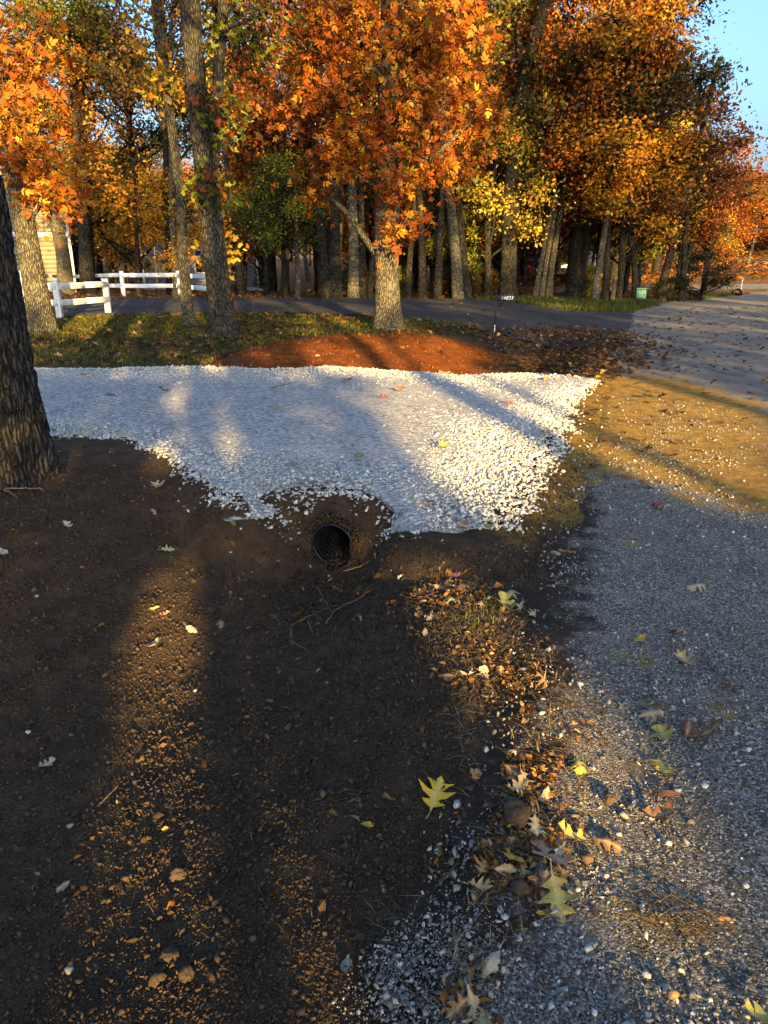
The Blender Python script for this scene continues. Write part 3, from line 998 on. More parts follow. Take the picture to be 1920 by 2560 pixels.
# second row: trees standing in the lawn
p, b = trunk_px([(104, 832), (96, 760), (75, 640), (48, 480), (14, 260), (-40, 30)], top=8.5)
tree('hickory_tree', 'leaning lawn tree with lit bark next to the white fence corner', p, [0.25, 0.225, 0.20, 0.19, 0.17, 0.16, 0.12, 0.1],
     [(at_y(100, 320, b[1] - 0.6), (0.85, 0.7, 0.9), 60), (at_y(70, 130, b[1] - 0.3), (0.8, 0.8, 0.7), 50), (at_y(150, 480, b[1] - 0.4), (0.55, 0.5, 0.45), 26), (at_y(60, 420, b[1] - 0.5), (0.4, 0.5, 0.4), 16), (at_y(-60, -200, b[1]), (1.6, 1.6, 1.2), 40)],
     ['orange', 'orange', 'amber'], 0.185, 'hickory', 9, 0.18, mat=M_BARK_PALE, sides=56, rings=110, mod=barkmod(0.014, 0.03, 8, 0.2, 0.5, 0.25, 5, b[2]), seed=2)
p, b = trunk_px([(473, 813), (466, 740), (458, 640), (452, 520), (438, 380), (420, 250)], top=7.0)
tree('young_oak_tree', 'slim straight tree in the lawn with speckled sunlit bark', p, [0.125, 0.115, 0.105, 0.10, 0.095, 0.08, 0.06],
     [(at_y(430, 170, b[1]), (0.9, 0.9, 0.7), 36), (at_y(540, 620, b[1] + 0.4), (0.42, 0.3, 0.5), 26), (at_y(400, -80, b[1]), (1.4, 1.2, 1.1), 36)],
     ['amber', 'yellow'], 0.17, 'oak', 10, 0.18, mat=M_BARK_PALE, sides=32, rings=80, mod=barkmod(0.007, 0.025, 12, 0.11, 0.45, 0.2, 5, b[2]), seed=3)
p, b = trunk_px([(564, 837), (552, 760), (540, 660), (528, 540), (508, 380), (490, 200), (474, 0)], top=9.0)
fork = [at_y(522, 470, b[1]), at_y(540, 330, b[1] + 0.1), at_y(546, 170, b[1] + 0.15), at_y(560, 0, b[1] + 0.2), at_y(575, -200, b[1] + 0.3)]
tree('forked_oak_tree', 'stout forked tree in the lawn with finely ridged grey bark', p, [0.245, 0.225, 0.215, 0.205, 0.185, 0.175, 0.16, 0.14, 0.12],
     [(at_y(600, 130, b[1] + 0.3), (0.55, 0.6, 0.5), 26), (at_y(560, 290, b[1] - 0.4), (0.4, 0.4, 0.5), 26), (at_y(520, 470, b[1] - 0.35), (0.32, 0.25, 0.35), 16), (at_y(640, 40, b[1]), (0.7, 0.7, 0.5), 26), (at_y(420, -100, b[1]), (1.5, 1.3, 1.0), 36), (at_y(640, -160, b[1]), (1.5, 1.3, 1.0), 36)],
     ['green', 'lime', 'russet'], 0.15, 'oak', 11, 0.18, mat=M_BARK_GREY, sides=64, rings=130, mod=barkmod(0.014, 0.028, 21, 0.21, 0.38, 0.3, 5, b[2]), seed=4, stems=[(fork, [0.12, 0.105, 0.10, 0.09, 0.08])])
p, b = trunk_px([(969, 822), (968, 760), (967, 660), (968, 540), (970, 400), (974, 200), (980, 0)], top=9.0)
yb = b[1]
bl = [(at_y(x, y, yb + d), rd, n) for x, y, d, rd, n in (
    (890, 60, -0.2, (0.65, 0.6, 0.6), 48), (1040, 90, -0.3, (0.7, 0.6, 0.6), 56), (850, 230, -0.3, (0.6, 0.6, 0.55), 46), (1020, 270, -0.6, (0.7, 0.5, 0.6), 52), (900, 340, -0.6, (0.5, 0.4, 0.45), 26),
    (1090, 200, 0.0, (0.6, 0.6, 0.6), 56), (850, 380, -0.4, (0.45, 0.5, 0.4), 36), (1060, 400, -0.4, (0.5, 0.45, 0.4), 34), (1000, 470, -0.6, (0.34, 0.3, 0.34), 18), (1010, 560, -0.6, (0.20, 0.2, 0.26), 12), (980, 600, -0.45, (0.12, 0.12, 0.14), 5),
    (1180, 300, 0.6, (0.6, 0.7, 0.6), 40), (760, 120, 0.3, (0.6, 0.6, 0.6), 40), (740, 260, 1.2, (0.7, 0.7, 0.6), 36), (1150, 120, 0.8, (0.7, 0.7, 0.7), 40), (1130, 420, 0.9, (0.6, 0.6, 0.5), 30), (800, 480, 1.0, (0.45, 0.5, 0.4), 18), (960, -160, 0, (1.7, 1.4, 0.9), 60), (1120, 30, 0.4, (0.6, 0.6, 0.5), 40))]
tree('hickory_tree', 'thick lawn tree wrapped in hanging orange leaves beside the asphalt drive', p, [0.285, 0.255, 0.245, 0.24, 0.23, 0.21, 0.19, 0.16, 0.14], bl,
     ['orange', 'orange', 'russet', 'amber', 'russet'], 0.185, 'hickory', 9, 0.19, mat=M_BARK_PALE, sides=72, rings=140, mod=barkmod(0.015, 0.03, 33, 0.25, 0.30, 0.3, 5, b[2]), seed=5)

# oak with the long dark limbs
p, b = trunk_px([(1270, 748), (1272, 640), (1276, 500), (1284, 380), (1300, 260), (1330, 120), (1365, 0)], top=10.5)
yb = b[1]
limb1 = [at_y(1296, 340, yb), at_y(1370, 300, yb - 0.4), at_y(1450, 262, yb - 0.8), at_y(1540, 262, yb - 1.0), at_y(1640, 310, yb - 1.3), at_y(1740, 330, yb - 1.5)]
limb2 = [at_y(1430, 272, yb - 0.7), at_y(1500, 248, yb - 1.0), at_y(1600, 214, yb - 1.4), at_y(1710, 190, yb - 1.6), at_y(1830, 170, yb - 1.8)]
limb3 = [at_y(1310, 220, yb), at_y(1300, 120, yb + 0.2), at_y(1275, 0, yb + 0.3), at_y(1260, -120, yb + 0.4)]
limb4 = [at_y(1450, 262, yb - 0.8), at_y(1540, 150, yb - 0.5), at_y(1640, 60, yb - 0.4), at_y(1720, -40, yb - 0.2)]
bl = [(at_y(x, y, yb + d), rd, n) for x, y, d, rd, n in (
    (1400, 150, -0.5, (0.9, 0.8, 0.6), 46), (1530, 130, -0.8, (0.9, 0.8, 0.6), 50), (1650, 160, -1.2, (1.0, 0.8, 0.6), 54), (1770, 190, -1.6, (0.8, 0.8, 0.5), 40), (1600, 250, -1.2, (0.9, 0.7, 0.5), 46), (1720, 260, -1.5, (0.8, 0.7, 0.5), 36),
    (1430, 270, -0.6, (0.7, 0.6, 0.5), 34), (1350, 300, -0.5, (0.8, 0.6, 0.7), 36), (1680, 30, -0.5, (0.9, 0.9, 0.5), 22), (1290, 60, 0.2, (0.8, 0.8, 0.8), 30), (1240, 330, -0.3, (0.7, 0.6, 0.7), 34), (1330, -150, 0, (2.2, 2, 1.5), 60))]
tree('spreading_oak_tree', 'oak behind the number sign with long dark limbs reaching over the road', p, [0.27, 0.25, 0.24, 0.225, 0.20, 0.18, 0.16, 0.12], bl, ['brown', 'brown', 'green', 'drab'], 0.15, 'oak', 14, 0.27,
     sides=40, rings=90, mod=barkmod(0.012, 0.03, 41, 0.24, 0.35, 0.3, 5, b[2]), seed=6, stems=[(limb1, [0.15, 0.135, 0.12, 0.09, 0.06, 0.02]), (limb2, [0.09, 0.08, 0.065, 0.045, 0.018]), (limb3, [0.15, 0.13, 0.11, 0.09]), (limb4, [0.06, 0.05, 0.04, 0.02])])

# ------------------------------------------------------------------ trees of the wood
def crown_variant(seed, rad, h, nblob, per_blob, leaf, shape, per, spread, low=0.0):
    """leaf and limb meshes round the origin, reaching from z=0 to z=h; colour comes from the object"""
    r = np.random.default_rng(seed)
    blobs = []
    for i in range(nblob):
        f = r.uniform(0, 1) ** 0.8
        w = rad * (0.45 + 0.55 * math.sin(math.pi * min(1, 0.15 + 0.85 * f)))
        a = r.uniform(0, 6.283); d = w * math.sqrt(r.uniform(0.08, 1))
        s = r.uniform(0.5, 1.0) * rad * 0.38
        blobs.append((np.array([d * math.cos(a), d * math.sin(a), low + f * (h - low)]), (s, s, s * r.uniform(0.5, 0.8)), per_blob))
    pts, own = blob_points(blobs, r)
    tp = np.stack([np.zeros(20), np.zeros(20), np.linspace(-2, h, 20)], 1)
    ex = limbs_to(blobs, pts, own, tp, np.linspace(0.14, 0.04, 20), r, 0.016)
    mb = MB()
    v, q = tube(np.array([[0, 0, -0.4], [r.normal() * .1, r.normal() * .1, h * 0.35], [r.normal() * .2, r.normal() * .2, h * 0.75], [r.normal() * .3, 0, h]]), [0.10, 0.085, 0.05, 0.015], 7)
    mb.add(v, q)
    for lp, lr in ex:
        v, q = tube(lp, lr, 4); mb.add(v, q)
    n = len(pts) * per; ow = np.repeat(np.arange(len(pts)), per)
    pos = pts[ow] + r.normal(size=(n, 3)) * spread
    rot = rot_from(r.normal(size=(n, 3)) * 0.8 + np.array([0, 0, 0.5]), r.uniform(0, 6.283, n))
    V, T, O = scatter(LT[shape], r.integers(0, len(LT[shape]), n), pos, rot, leaf * r.uniform(0.6, 1.3, n))
    cl = r.uniform(0.55, 1.3, (len(pts), 1)) * np.stack([r.uniform(0.85, 1.12, len(pts)), r.uniform(0.65, 1.35, len(pts)), r.uniform(0.7, 1.3, len(pts))], 1)
    tint = cl[ow] * r.uniform(0.75, 1.25, (n, 1)) * np.stack([np.ones(n), r.uniform(0.8, 1.2, n), np.ones(n)], 1)
    return mesh('crown', V, T, M_LEAF, False, {'tint': tint[O]}), mesh('limb', np.vstack(mb.v), np.vstack(mb.q), M_BARK, True)


CROWNS = [crown_variant(200 + i, 2.6, 6.5, 26, 24, 0.135, 'quad', 15, 0.28) for i in range(3)]          # full
CROWNS += [crown_variant(220 + i, 2.9, 7.5, 20, 20, 0.13, 'quad', 12, 0.32) for i in range(2)]           # airy
UNDER = [crown_variant(240 + i, 1.7, 4.2, 18, 22, 0.12, 'quad', 14, 0.24) for i in range(2)]            # understory
COL = {'orange': (0.52, 0.17, 0.014), 'amber': (0.56, 0.27, 0.02), 'yellow': (0.54, 0.40, 0.035), 'lime': (0.33, 0.33, 0.03), 'green': (0.085, 0.105, 0.018), 'russet': (0.28, 0.075, 0.012), 'brown': (0.15, 0.085, 0.025)}
PHRASE = {'orange': 'bright orange', 'amber': 'amber', 'yellow': 'golden yellow', 'lime': 'yellow green', 'green': 'dark green', 'russet': 'rust red', 'brown': 'dull brown'}


def woodtree(base, path, radii, crown, cz, cscale, pal, label, group, rotz, name='wood_tree', mat=None, sides=10):
    e = empty(name, tuple(base), label, 'tree', group)
    me, p, r = trunk_mesh(np.array(path) - np.array(base), radii, sides, mat or M_BARK, max(8, len(path) * 3))
    link('trunk', me, e)
    k = np.argmin(np.abs(p[:, 2] - cz))
    for nm, m_ in (('limb', crown[1]), ('crown', crown[0])):
        o = link(nm, m_, e, (p[k][0], p[k][1], cz), rotz)
        o.scale = (cscale[0], cscale[0], cscale[1])
        if nm == 'crown':
            o.color = (*COL[pal], 1); o['kind'] = 'stuff'
    return e


r2 = np.random.default_rng(77)
# trunks one can tell apart behind the asphalt drive: pixels of foot and higher points, foot radius, crown colour, crown height, words
ROW = [
    ([(816, 746), (806, 620), (788, 450), (765, 250)], 0.24, 'russet', 5.0, 'dark leaning trunk with rust red leaves behind the asphalt drive', M_BARK),
    ([(838, 746), (836, 620), (834, 450), (826, 250)], 0.26, 'russet', 6.0, 'dark upright trunk beside the leaning rust red tree behind the drive', M_BARK),
    ([(884, 746), (884, 620), (880, 480), (872, 300)], 0.22, 'amber', 5.2, 'pale trunk lit by the sun behind the drive near the thick lawn tree', M_BARK_PALE),
    ([(906, 746), (905, 620), (902, 480), (905, 300)], 0.15, 'brown', 5.0, 'dark narrow trunk close behind the pale sunlit trunk', M_BARK),
    ([(924, 747), (930, 650), (948, 520), (960, 400)], 0.10, 'amber', 4.0, 'thin trunk leaning towards the thick lawn tree from behind', M_BARK),
    ([(1018, 748), (1024, 660), (1034, 540), (1050, 400)], 0.12, 'yellow', 4.2, 'thin dark trunk with golden leaves beyond the drive', M_BARK),
    ([(1056, 749), (1056, 660), (1052, 540), (1046, 400)], 0.16, 'amber', 4.6, 'straight dark trunk with amber leaves beyond the drive', M_BARK),
    ([(1092, 749), (1098, 640), (1108, 460), (1118, 300)], 0.15, 'yellow', 5.6, 'dark trunk that leans with its crown of golden leaves above the drive', M_BARK),
    ([(1150, 748), (1142, 640), (1128, 500), (1112, 360), (1100, 200)], 0.27, 'orange', 5.4, 'large trunk of a pair leaning back with orange leaves', M_BARK_PALE),
    ([(1166, 748), (1156, 640), (1146, 540), (1140, 400)], 0.22, 'brown', 5.0, 'dark trunk standing against the large pale leaning trunk', M_BARK),
    ([(1336, 746), (1348, 680), (1364, 600), (1390, 480)], 0.11, 'orange', 3.6, 'thin sunlit trunk leaning beside two others behind the grass verge', M_BARK_PALE),
    ([(1352, 746), (1362, 680), (1376, 600), (1400, 460)], 0.11, 'amber', 3.9, 'middle thin sunlit trunk of three leaning behind the grass verge', M_BARK_PALE),
    ([(1372, 746), (1378, 680), (1390, 600), (1420, 420)], 0.15, 'russet', 4.4, 'widest of three sunlit leaning trunks behind the grass verge', M_BARK_PALE),
    ([(1428, 746), (1440, 640), (1456, 520), (1470, 380), (1480, 200)], 0.24, 'brown', 5.5, 'thick stem of a twin trunk behind the grass verge', M_BARK),
    ([(1442, 746), (1460, 640), (1485, 500), (1510, 350)], 0.17, 'amber', 4.6, 'slighter stem of a twin trunk leaning over the verge', M_BARK),
    ([(1486, 754), (1494, 690), (1508, 600), (1524, 500), (1535, 400)], 0.15, 'amber', 3.6, 'pale sunlit trunk rising out of the long verge grass', M_BARK_PALE),
    ([(1512, 753), (1516, 690), (1520, 600), (1524, 480)], 0.14, 'orange', 3.0, 'dark trunk next to the pale one in the long verge grass', M_BARK),
    ([(1588, 752), (1588, 690), (1580, 600), (1575, 500)], 0.14, 'amber', 2.0, 'trunk beside the green utility box with amber leaves', M_BARK),
    ([(1650, 755), (1662, 690), (1680, 620), (1700, 540)], 0.17, 'russet', 2.3, 'dark leaning trunk with rust red leaves at the road bend', M_BARK),
    ([(1706, 757), (1708, 690), (1712, 620), (1716, 560)], 0.13, 'brown', 2.0, 'dark trunk behind the folded flag at the road bend', M_BARK),
    ([(165, 736), (158, 640), (140, 560), (118, 470), (90, 340)], 0.36, 'yellow', 6.0, 'wide pale trunk lit in front of the beige house', M_BARK_PALE),
    ([(222, 738), (214, 640), (206, 520), (196, 380)], 0.33, 'lime', 6.0, 'wide dark trunk standing against the wide pale one', M_BARK),
    ([(428, 740), (424, 640), (420, 520), (415, 380)], 0.20, 'brown', 5.4, 'dark trunk behind the white fence in front of the grey house', M_BARK),
    ([(440, 741), (436, 640), (430, 540), (428, 420)], 0.15, 'yellow', 5.6, 'sunlit narrow trunk paired with a dark one behind the white fence', M_BARK_PALE),
    ([(606, 742), (598, 660), (586, 560), (570, 440), (560, 330)], 0.15, 'amber', 6.5, 'curved thin trunk in front of the grey house wall', M_BARK),
    ([(346, 736), (344, 640), (338, 520), (330, 380)], 0.12, 'green', 5.0, 'narrow dark trunk between the porch railing and the grey house', M_BARK),
]
for i, (px, rad_, pal, cz, lab, mt) in enumerate(ROW):
    p, b = trunk_px(px, top=cz + 2.5)
    rad_ *= 0.74
    rs = list(np.linspace(rad_ * 1.12, rad_ * 0.45, len(p))); rs[0] = rad_ * 1.35
    airy = CROWNS[i % 5]
    cs = (r2.uniform(0.75, 1.05), r2.uniform(0.75, 1.0))
    if px[0][0] > 1630: cs = (0.62, 0.36)
    elif px[0][0] > 1560: cs = (0.75, 0.62)
    woodtree(b, p, rs, airy, cz, cs, pal, lab, None, r2.uniform(0, 6.28), 'wood_tree', mt, 16)

# small trees with low crowns
SMALL = [
    ((745, 747), 0.085, 'lime', 1.5, 0.62, 'little yellow green tree on a pale stem behind the drive'),
    ((712, 745), 0.08, 'green', 0.8, 0.7, 'low dark green tree against the end of the grey house'),
    ((668, 742), 0.08, 'green', 1.6, 0.62, 'leafy dark green tree shading the grey house wall'),
    ((1215, 747), 0.09, 'yellow', 0.9, 0.95, 'small golden yellow tree behind the number sign'),
    ((1130, 744), 0.07, 'lime', 0.7, 0.45, 'small bright green bush tree between dark trunks'),
    ((1545, 752), 0.09, 'amber', 0.9, 0.95, 'low amber tree over the pale stump in the verge'),
    ((1590, 740), 0.09, 'yellow', 1.1, 1.05, 'low golden tree hanging over the green utility box'),
    ((1440, 735), 0.09, 'orange', 1.3, 1.1, 'low orange tree behind the twin trunk'),
    ((1380, 732), 0.08, 'russet', 1.6, 1.1, 'low rust red tree behind the three leaning trunks'),
    ((1690, 742), 0.10, 'brown', 1.0, 0.72, 'low dull brown tree at the road bend'),
    ((1755, 744), 0.10, 'russet', 1.0, 0.70, 'rust red tree standing over the dark bush'),
    ((240, 728), 0.09, 'lime', 1.6, 1.1, 'low yellow green tree between the beige house and porch'),
    ((320, 722), 0.09, 'yellow', 1.8, 1.1, 'low golden tree behind the porch railing'),
    ((1010, 735), 0.08, 'amber', 1.0, 1.0, 'low amber tree deep in the wood behind the thick lawn tree'),
    ((930, 735), 0.08, 'orange', 1.4, 1.0, 'low orange tree deep in the wood behind the pale trunk'),
    ((790, 736), 0.08, 'russet', 1.5, 1.0, 'low rust red tree behind the dark leaning trunk'),
]
for i, (px, rad_, pal, cz, sc, lab) in enumerate(SMALL):
    b = hit(*px)
    p = [b + np.array([0, 0, -0.1]), b + np.array([0.03, 0, 0.8]), b + np.array([0.0, 0, 1.8]), b + np.array([0.05, 0, cz + 2.0])]
    woodtree(b, p, [rad_ * 1.2, rad_, rad_ * 0.9, rad_ * 0.5], UNDER[i % 2], cz, (sc, sc), pal, lab, None, r2.uniform(0, 6.28), 'understory_tree', M_BARK_PALE if i == 0 else None)

# more low crowns that fill the wood
UW = {'orange': 'orange sapling', 'amber': 'amber sapling', 'yellow': 'golden sapling', 'lime': 'yellow green sapling', 'green': 'dark green sapling', 'russet': 'rust red sapling', 'brown': 'brown sapling'}
for i in range(74):
    for _ in range(40):
        yy = r2.uniform(28.5, 52) if i < 46 else r2.uniform(54, 84); xx = r2.uniform(-0.5 * yy, 0.40 * yy) if i < 24 or i >= 46 else r2.uniform(0.12 * yy, 0.42 * yy)
        if sdpoly(np.array([xx]), np.array([yy]), ROADP)[0] < -1.6 and sdpoly(np.array([xx]), np.array([yy]), STREET)[0] < -0.9 and sdpoly(np.array([xx]), np.array([yy]), ASPH)[0] < -1 and not (-22 < xx < -12 and 30 < yy < 46) and not (-16 < xx < -5 and 38 < yy < 58): break
    pal = ['orange', 'amber', 'russet', 'yellow', 'brown', 'green', 'amber', 'russet'][r2.integers(0, 8)]
    base = np.array([xx, yy, tz(xx, yy)])
    rd = r2.uniform(0.03, 0.07); cz = r2.uniform(0.4, 1.8); sc = r2.uniform(0.7, 1.25) * (1 if i < 46 else 1.35)
    p = [base + np.array(v) for v in ((0, 0, -0.1), (0.05, 0, 0.8), (0.0, 0, 1.6), (0.08, 0, cz + 2.2))]
    woodtree(base, p, [rd * 1.2, rd, rd * 0.9, rd * 0.5], UNDER[i % 2], cz, (sc, sc), pal, '%s %s filling a gap between trunks in the wood' % ('tall' if sc > 1.08 else 'low' if sc < 0.9 else 'middling', UW[pal]), '%ss in the wood' % UW[pal], r2.uniform(0, 6.28), 'understory_tree', None, 6)

# dark bush at the bend
b = hit(1752, 757)
e = empty('bush', tuple(b), 'dense dark evergreen bush at the bend of the road', 'bush')
for nm, m_ in (('limb', UNDER[0][1]), ('crown', UNDER[0][0])):
    o = link(nm, m_, e, (0, 0, 0.05)); o.scale = (0.48, 0.48, 0.33)
    if nm == 'crown': o.color = (0.022, 0.027, 0.009, 1); o['kind'] = 'stuff'
b = hit(1672, 757)
e = empty('bush', tuple(b), 'low ragged dark bush left of the flag pole'.replace('left of', 'beside'), 'bush')
for nm, m_ in (('limb', UNDER[1][1]), ('crown', UNDER[1][0])):
    o = link(nm, m_, e, (0, 0, 0.03)); o.scale = (0.32, 0.32, 0.16)
    if nm == 'crown': o.color = (0.05, 0.055, 0.012, 1); o['kind'] = 'stuff'

# deeper wood: individuals that share meshes
HOUSES = [(-17.5, -9.5, 35, 46), (-14.5, -4, 46, 60), (6.5, 17, 52, 66)]
placed = []
pals = ['orange', 'amber', 'yellow', 'amber', 'russet', 'green', 'lime', 'brown', 'orange', 'yellow']
cnt = 0
for tries in range(3000):
    if cnt >= 172: break
    if cnt >= 140:
        yy = r2.uniform(48, 112); xx = r2.uniform(0.37 * yy, 0.60 * yy)
    elif cnt < 60:
        yy = r2.uniform(31, 60); xx = r2.uniform(-0.56 * yy, 0.42 * yy)
    else:
        yy = r2.uniform(56, 120); xx = r2.uniform(-0.58 * yy, 0.62 * yy)
    if any(x0 - 1.5 < xx < x1 + 1.5 and y0 - 3 < yy < y1 + 1.5 for x0, x1, y0, y1 in HOUSES): continue
    if sdpoly(np.array([xx]), np.array([yy]), ROADP)[0] > -2.5 or sdpoly(np.array([xx]), np.array([yy]), STREET)[0] > -1.2: continue
    if any((xx - a) ** 2 + (yy - c) ** 2 < (2.0 if yy < 60 else 3.2) ** 2 for a, c in placed): continue
    if xx > 12 and yy < 42: continue
    if xx > 0.345 * yy and yy < 60: continue
    placed.append((xx, yy))
    right = xx > 0.28 * yy
    pal = ['orange', 'amber', 'russet', 'amber', 'yellow', 'orange'][r2.integers(0, 6)] if right else pals[r2.integers(0, len(pals))]
    zb = tz(xx, yy)
    hgt = r2.uniform(0.85, 1.2)
    far = yy > 56
    cz = (r2.uniform(2.2, 4.6) if not far else r2.uniform(0.8, 2.6)) * (0.5 if right else 1)
    top_ok = (1.6 + (0.088 if xx > 0.36 * yy else 0.15) * yy - zb - cz) / 7.4
    vs = hgt * (1.1 if far else 0.9)
    if right: vs = min(vs, max(0.3, top_ok) * r2.uniform(0.8, 1.05))
    ln = r2.normal(0, 0.35)
    base = np.array([xx, yy, zb])
    p = [base + np.array(v) for v in ((0, 0, -0.2), (ln * 0.3, 0, 1.2), (ln * 0.7, 0, cz + 0.4), (ln, 0, cz + min(3.2, 4 * vs)))]
    rd = r2.uniform(0.09, 0.24); pale_ = r2.uniform() < 0.4
    woodtree(base, p, [rd * 1.25, rd, rd * 0.85, rd * 0.4], CROWNS[r2.integers(0, 5)], cz, (hgt * (1.25 if far else 0.95), vs), pal,
             '%s %s tree with a %s trunk %s' % ('slender' if rd < 0.15 else 'stout', PHRASE[pal], 'pale' if pale_ else 'dark', 'far back on the wooded rise' if far else 'deep in the wood beyond the drive'), ('%s trees %s' % (PHRASE[pal], 'on the far rise' if far else 'deep in the wood')),
             r2.uniform(0, 6.28), 'wood_tree', M_BARK_PALE if pale_ else M_BARK, 7)
    cnt += 1

# ------------------------------------------------------------------ trees across the road that throw the shade
def ab(P):
    P = np.asarray(P, float)
    return P @ rdir, P @ udir


def lit_poly(px, z=0.0):
    q = np.array([unproj(x, y, z) for x, y in px])
    a, b = ab(q)
    return np.stack([a, b], 1)


LITP = [
    lit_poly([(350, 1450), (500, 1450), (514, 1560), (510, 2000), (500, 2440), (330, 2440), (150, 2330), (230, 1950), (320, 1620)], -0.2),
    lit_poly([(578, 1530), (668, 1530), (712, 1950), (790, 2400), (672, 2400), (600, 1950)], -0.3),
    lit_poly([(960, 1450), (1170, 1430), (1290, 1560), (1450, 1700), (1560, 1900), (1480, 2260), (1310, 2250), (1190, 2100), (1200, 1800), (1120, 1600)]),
    lit_poly([(1560, 2140), (1760, 2060), (1920, 2200), (1900, 2560), (1640, 2560), (1490, 2400)]),
    lit_poly([(870, 905), (1490, 905), (1620, 925), (1760, 960), (2000, 1030), (2000, 1340), (1640, 1235), (1440, 1180), (1330, 1300), (1090, 1330), (1010, 1230), (930, 1080)]),
    lit_poly([(430, 990), (470, 930), (510, 950), (480, 1010)]),
    lit_poly([(640, 915), (720, 868), (900, 838), (1090, 828), (1270, 855), (1320, 915)]),
    lit_poly([(740, 838), (760, 770), (880, 762), (935, 806), (900, 838)]),
    lit_poly([(140, 840), (160, 785), (300, 778), (310, 812), (230, 856)]),
    lit_poly([(690, 786), (730, 757), (870, 762), (930, 792)]),
    lit_poly([(380, 790), (420, 752), (600, 752), (580, 775), (470, 780)]),
    lit_poly([(1700, 770), (1920, 765), (1920, 775), (1700, 780)]),
    lit_poly([(1620, 806), (1920, 822), (1920, 836), (1620, 815)]),
    lit_poly([(1680, 795), (1920, 790), (1920, 797), (1680, 802)]),
]


def lit_box(px, py0, py1, Y, w):
    lo = at_y(px, py1, Y); hi = at_y(px, py0, Y)
    a0, b0 = ab(lo); a1, b1_ = ab(hi)
    return np.array([(a0 - w, b0), (a0 + w, b0), (a1 + w, b1_), (a1 - w, b1_)])


LITP += [lit_box(968, 600, 815, 16.7, 0.42), lit_box(80, 520, 820, 15.6, 0.42), lit_box(458, 600, 770, 17.0, 0.30), lit_box(550, 545, 800, 15.3, 0.26), lit_box(490, 125, 265, 15.3, 0.30), lit_box(885, 490, 745, 26.0, 0.5)]
LITP += [lit_box(90, 60, 420, 15.0, 0.8), lit_box(1010, 480, 560, 15.7, 0.25)]
DARKP = [lit_box(1560, 90, 340, 24.0, 3.4)]


def is_lit(a, b, r):
    a = a + r.normal(0, 0.05, a.shape); b = b + r.normal(0, 0.03, b.shape)
    m = np.zeros(a.shape, bool)
    for i, P in enumerate(LITP): m |= (sdpoly(a, b, P) > (-0.05, -0.03, -0.06, -0.03)[i]) if i < 4 else inpoly(a, b, P)
    dap = (fbm(a * 0.55, b * 0.55, 3, 301) > 0.03)
    m |= (b > 8.4) & dap
    m |= (b > 4.3) & (b <= 8.4) & (fbm(a * 0.9, b * 0.9, 3, 331) > 0.115)
    for P in DARKP: m &= ~inpoly(a, b, P)
    return m


# (a = sideways place of the trunk's shadow, distance back towards the sun, foot radius)
SHADE = [(-10.2, 25, 0.24), (-6.6, 21, 0.22), (-4.0, 18, 0.20), (-0.63, 15, 0.20), (0.04, 11, 0.10), (0.62, 17, 0.27), (1.52, 24, 0.13), (2.9, 19, 0.23), (3.55, 23, 0.12), (5.6, 22, 0.20), (8.6, 24, 0.25), (12.5, 20, 0.22), (16, 24, 0.25)]
SWORD = ['broad', 'knotty', 'straight', 'stout', 'sapling', 'thick', 'slender', 'tall', 'thin', 'upright', 'heavy', 'leafy', 'outermost']
r3 = np.random.default_rng(909)
NS = 62000
a = r3.uniform(-15, 20, NS); b = r3.uniform(-0.6, 17, NS) ** 1.0
low = np.arange(NS) > NS - 14000
a = np.where(low, r3.uniform(-3, 5.5, NS), a); b = np.where(low, r3.uniform(-0.3, 1.3, NS), b)
ta = np.array([s[0] for s in SHADE]); td = np.array([s[1] for s in SHADE], float)
own = np.argmin(np.abs(a[:, None] - ta[None]) + r3.uniform(0, 1.6, (NS, len(ta))), 1)
keep = ~is_lit(a, b, r3)
keep &= ~((b < 1.3) & (a < -0.85) & (r3.uniform(0, 1, NS) < 0.42))
a, b, own = a[keep], b[keep], own[keep]
Dd = td[own] + r3.normal(0, 1.4, len(a))
pos = a[:, None] * rdir + b[:, None] * udir + (Dd / math.cos(SUN_EL))[:, None] * sdir
for i, (ta_, td_, rd) in enumerate(SHADE):
    base = ta_ * rdir - td_ * hdir
    base[2] = tz(base[0], base[1])
    e = empty('roadside_tree', tuple(base), '%s leafy tree across the road behind the viewer, shading the ditch' % SWORD[i], 'tree', 'trees across the road')
    H = 12.0 if rd > 0.08 else 8.0
    p = np.array([[0, 0, -0.2], [0, 0, 2.5], [0, 0, 6.0], [0, 0, H]]) + np.array([0, 0, 0])
    me, tp, tr = trunk_mesh(p, [rd * 1.15, rd, rd * 0.9, rd * 0.45], 10, M_BARK)
    link('trunk', me, e)
    q = pos[own == i] - base
    n = len(q)
    if not n: continue
    rot = rot_from(np.tile(sdir, (n, 1)) + r3.normal(0, 0.55, (n, 3)), r3.uniform(0, 6.283, n))
    V, T, O = scatter(LT['quad'], np.zeros(n, int), q, rot, r3.uniform(0.22, 0.42, n) * np.where((q @ udir + base @ udir) < 1.3, 0.45, 1.0))
    kk = pick('brown', n, r3)
    c = link('crown', mesh('crown', V, T, M_LEAF, False, {'tint': kk[O]}), e); c['kind'] = 'stuff'

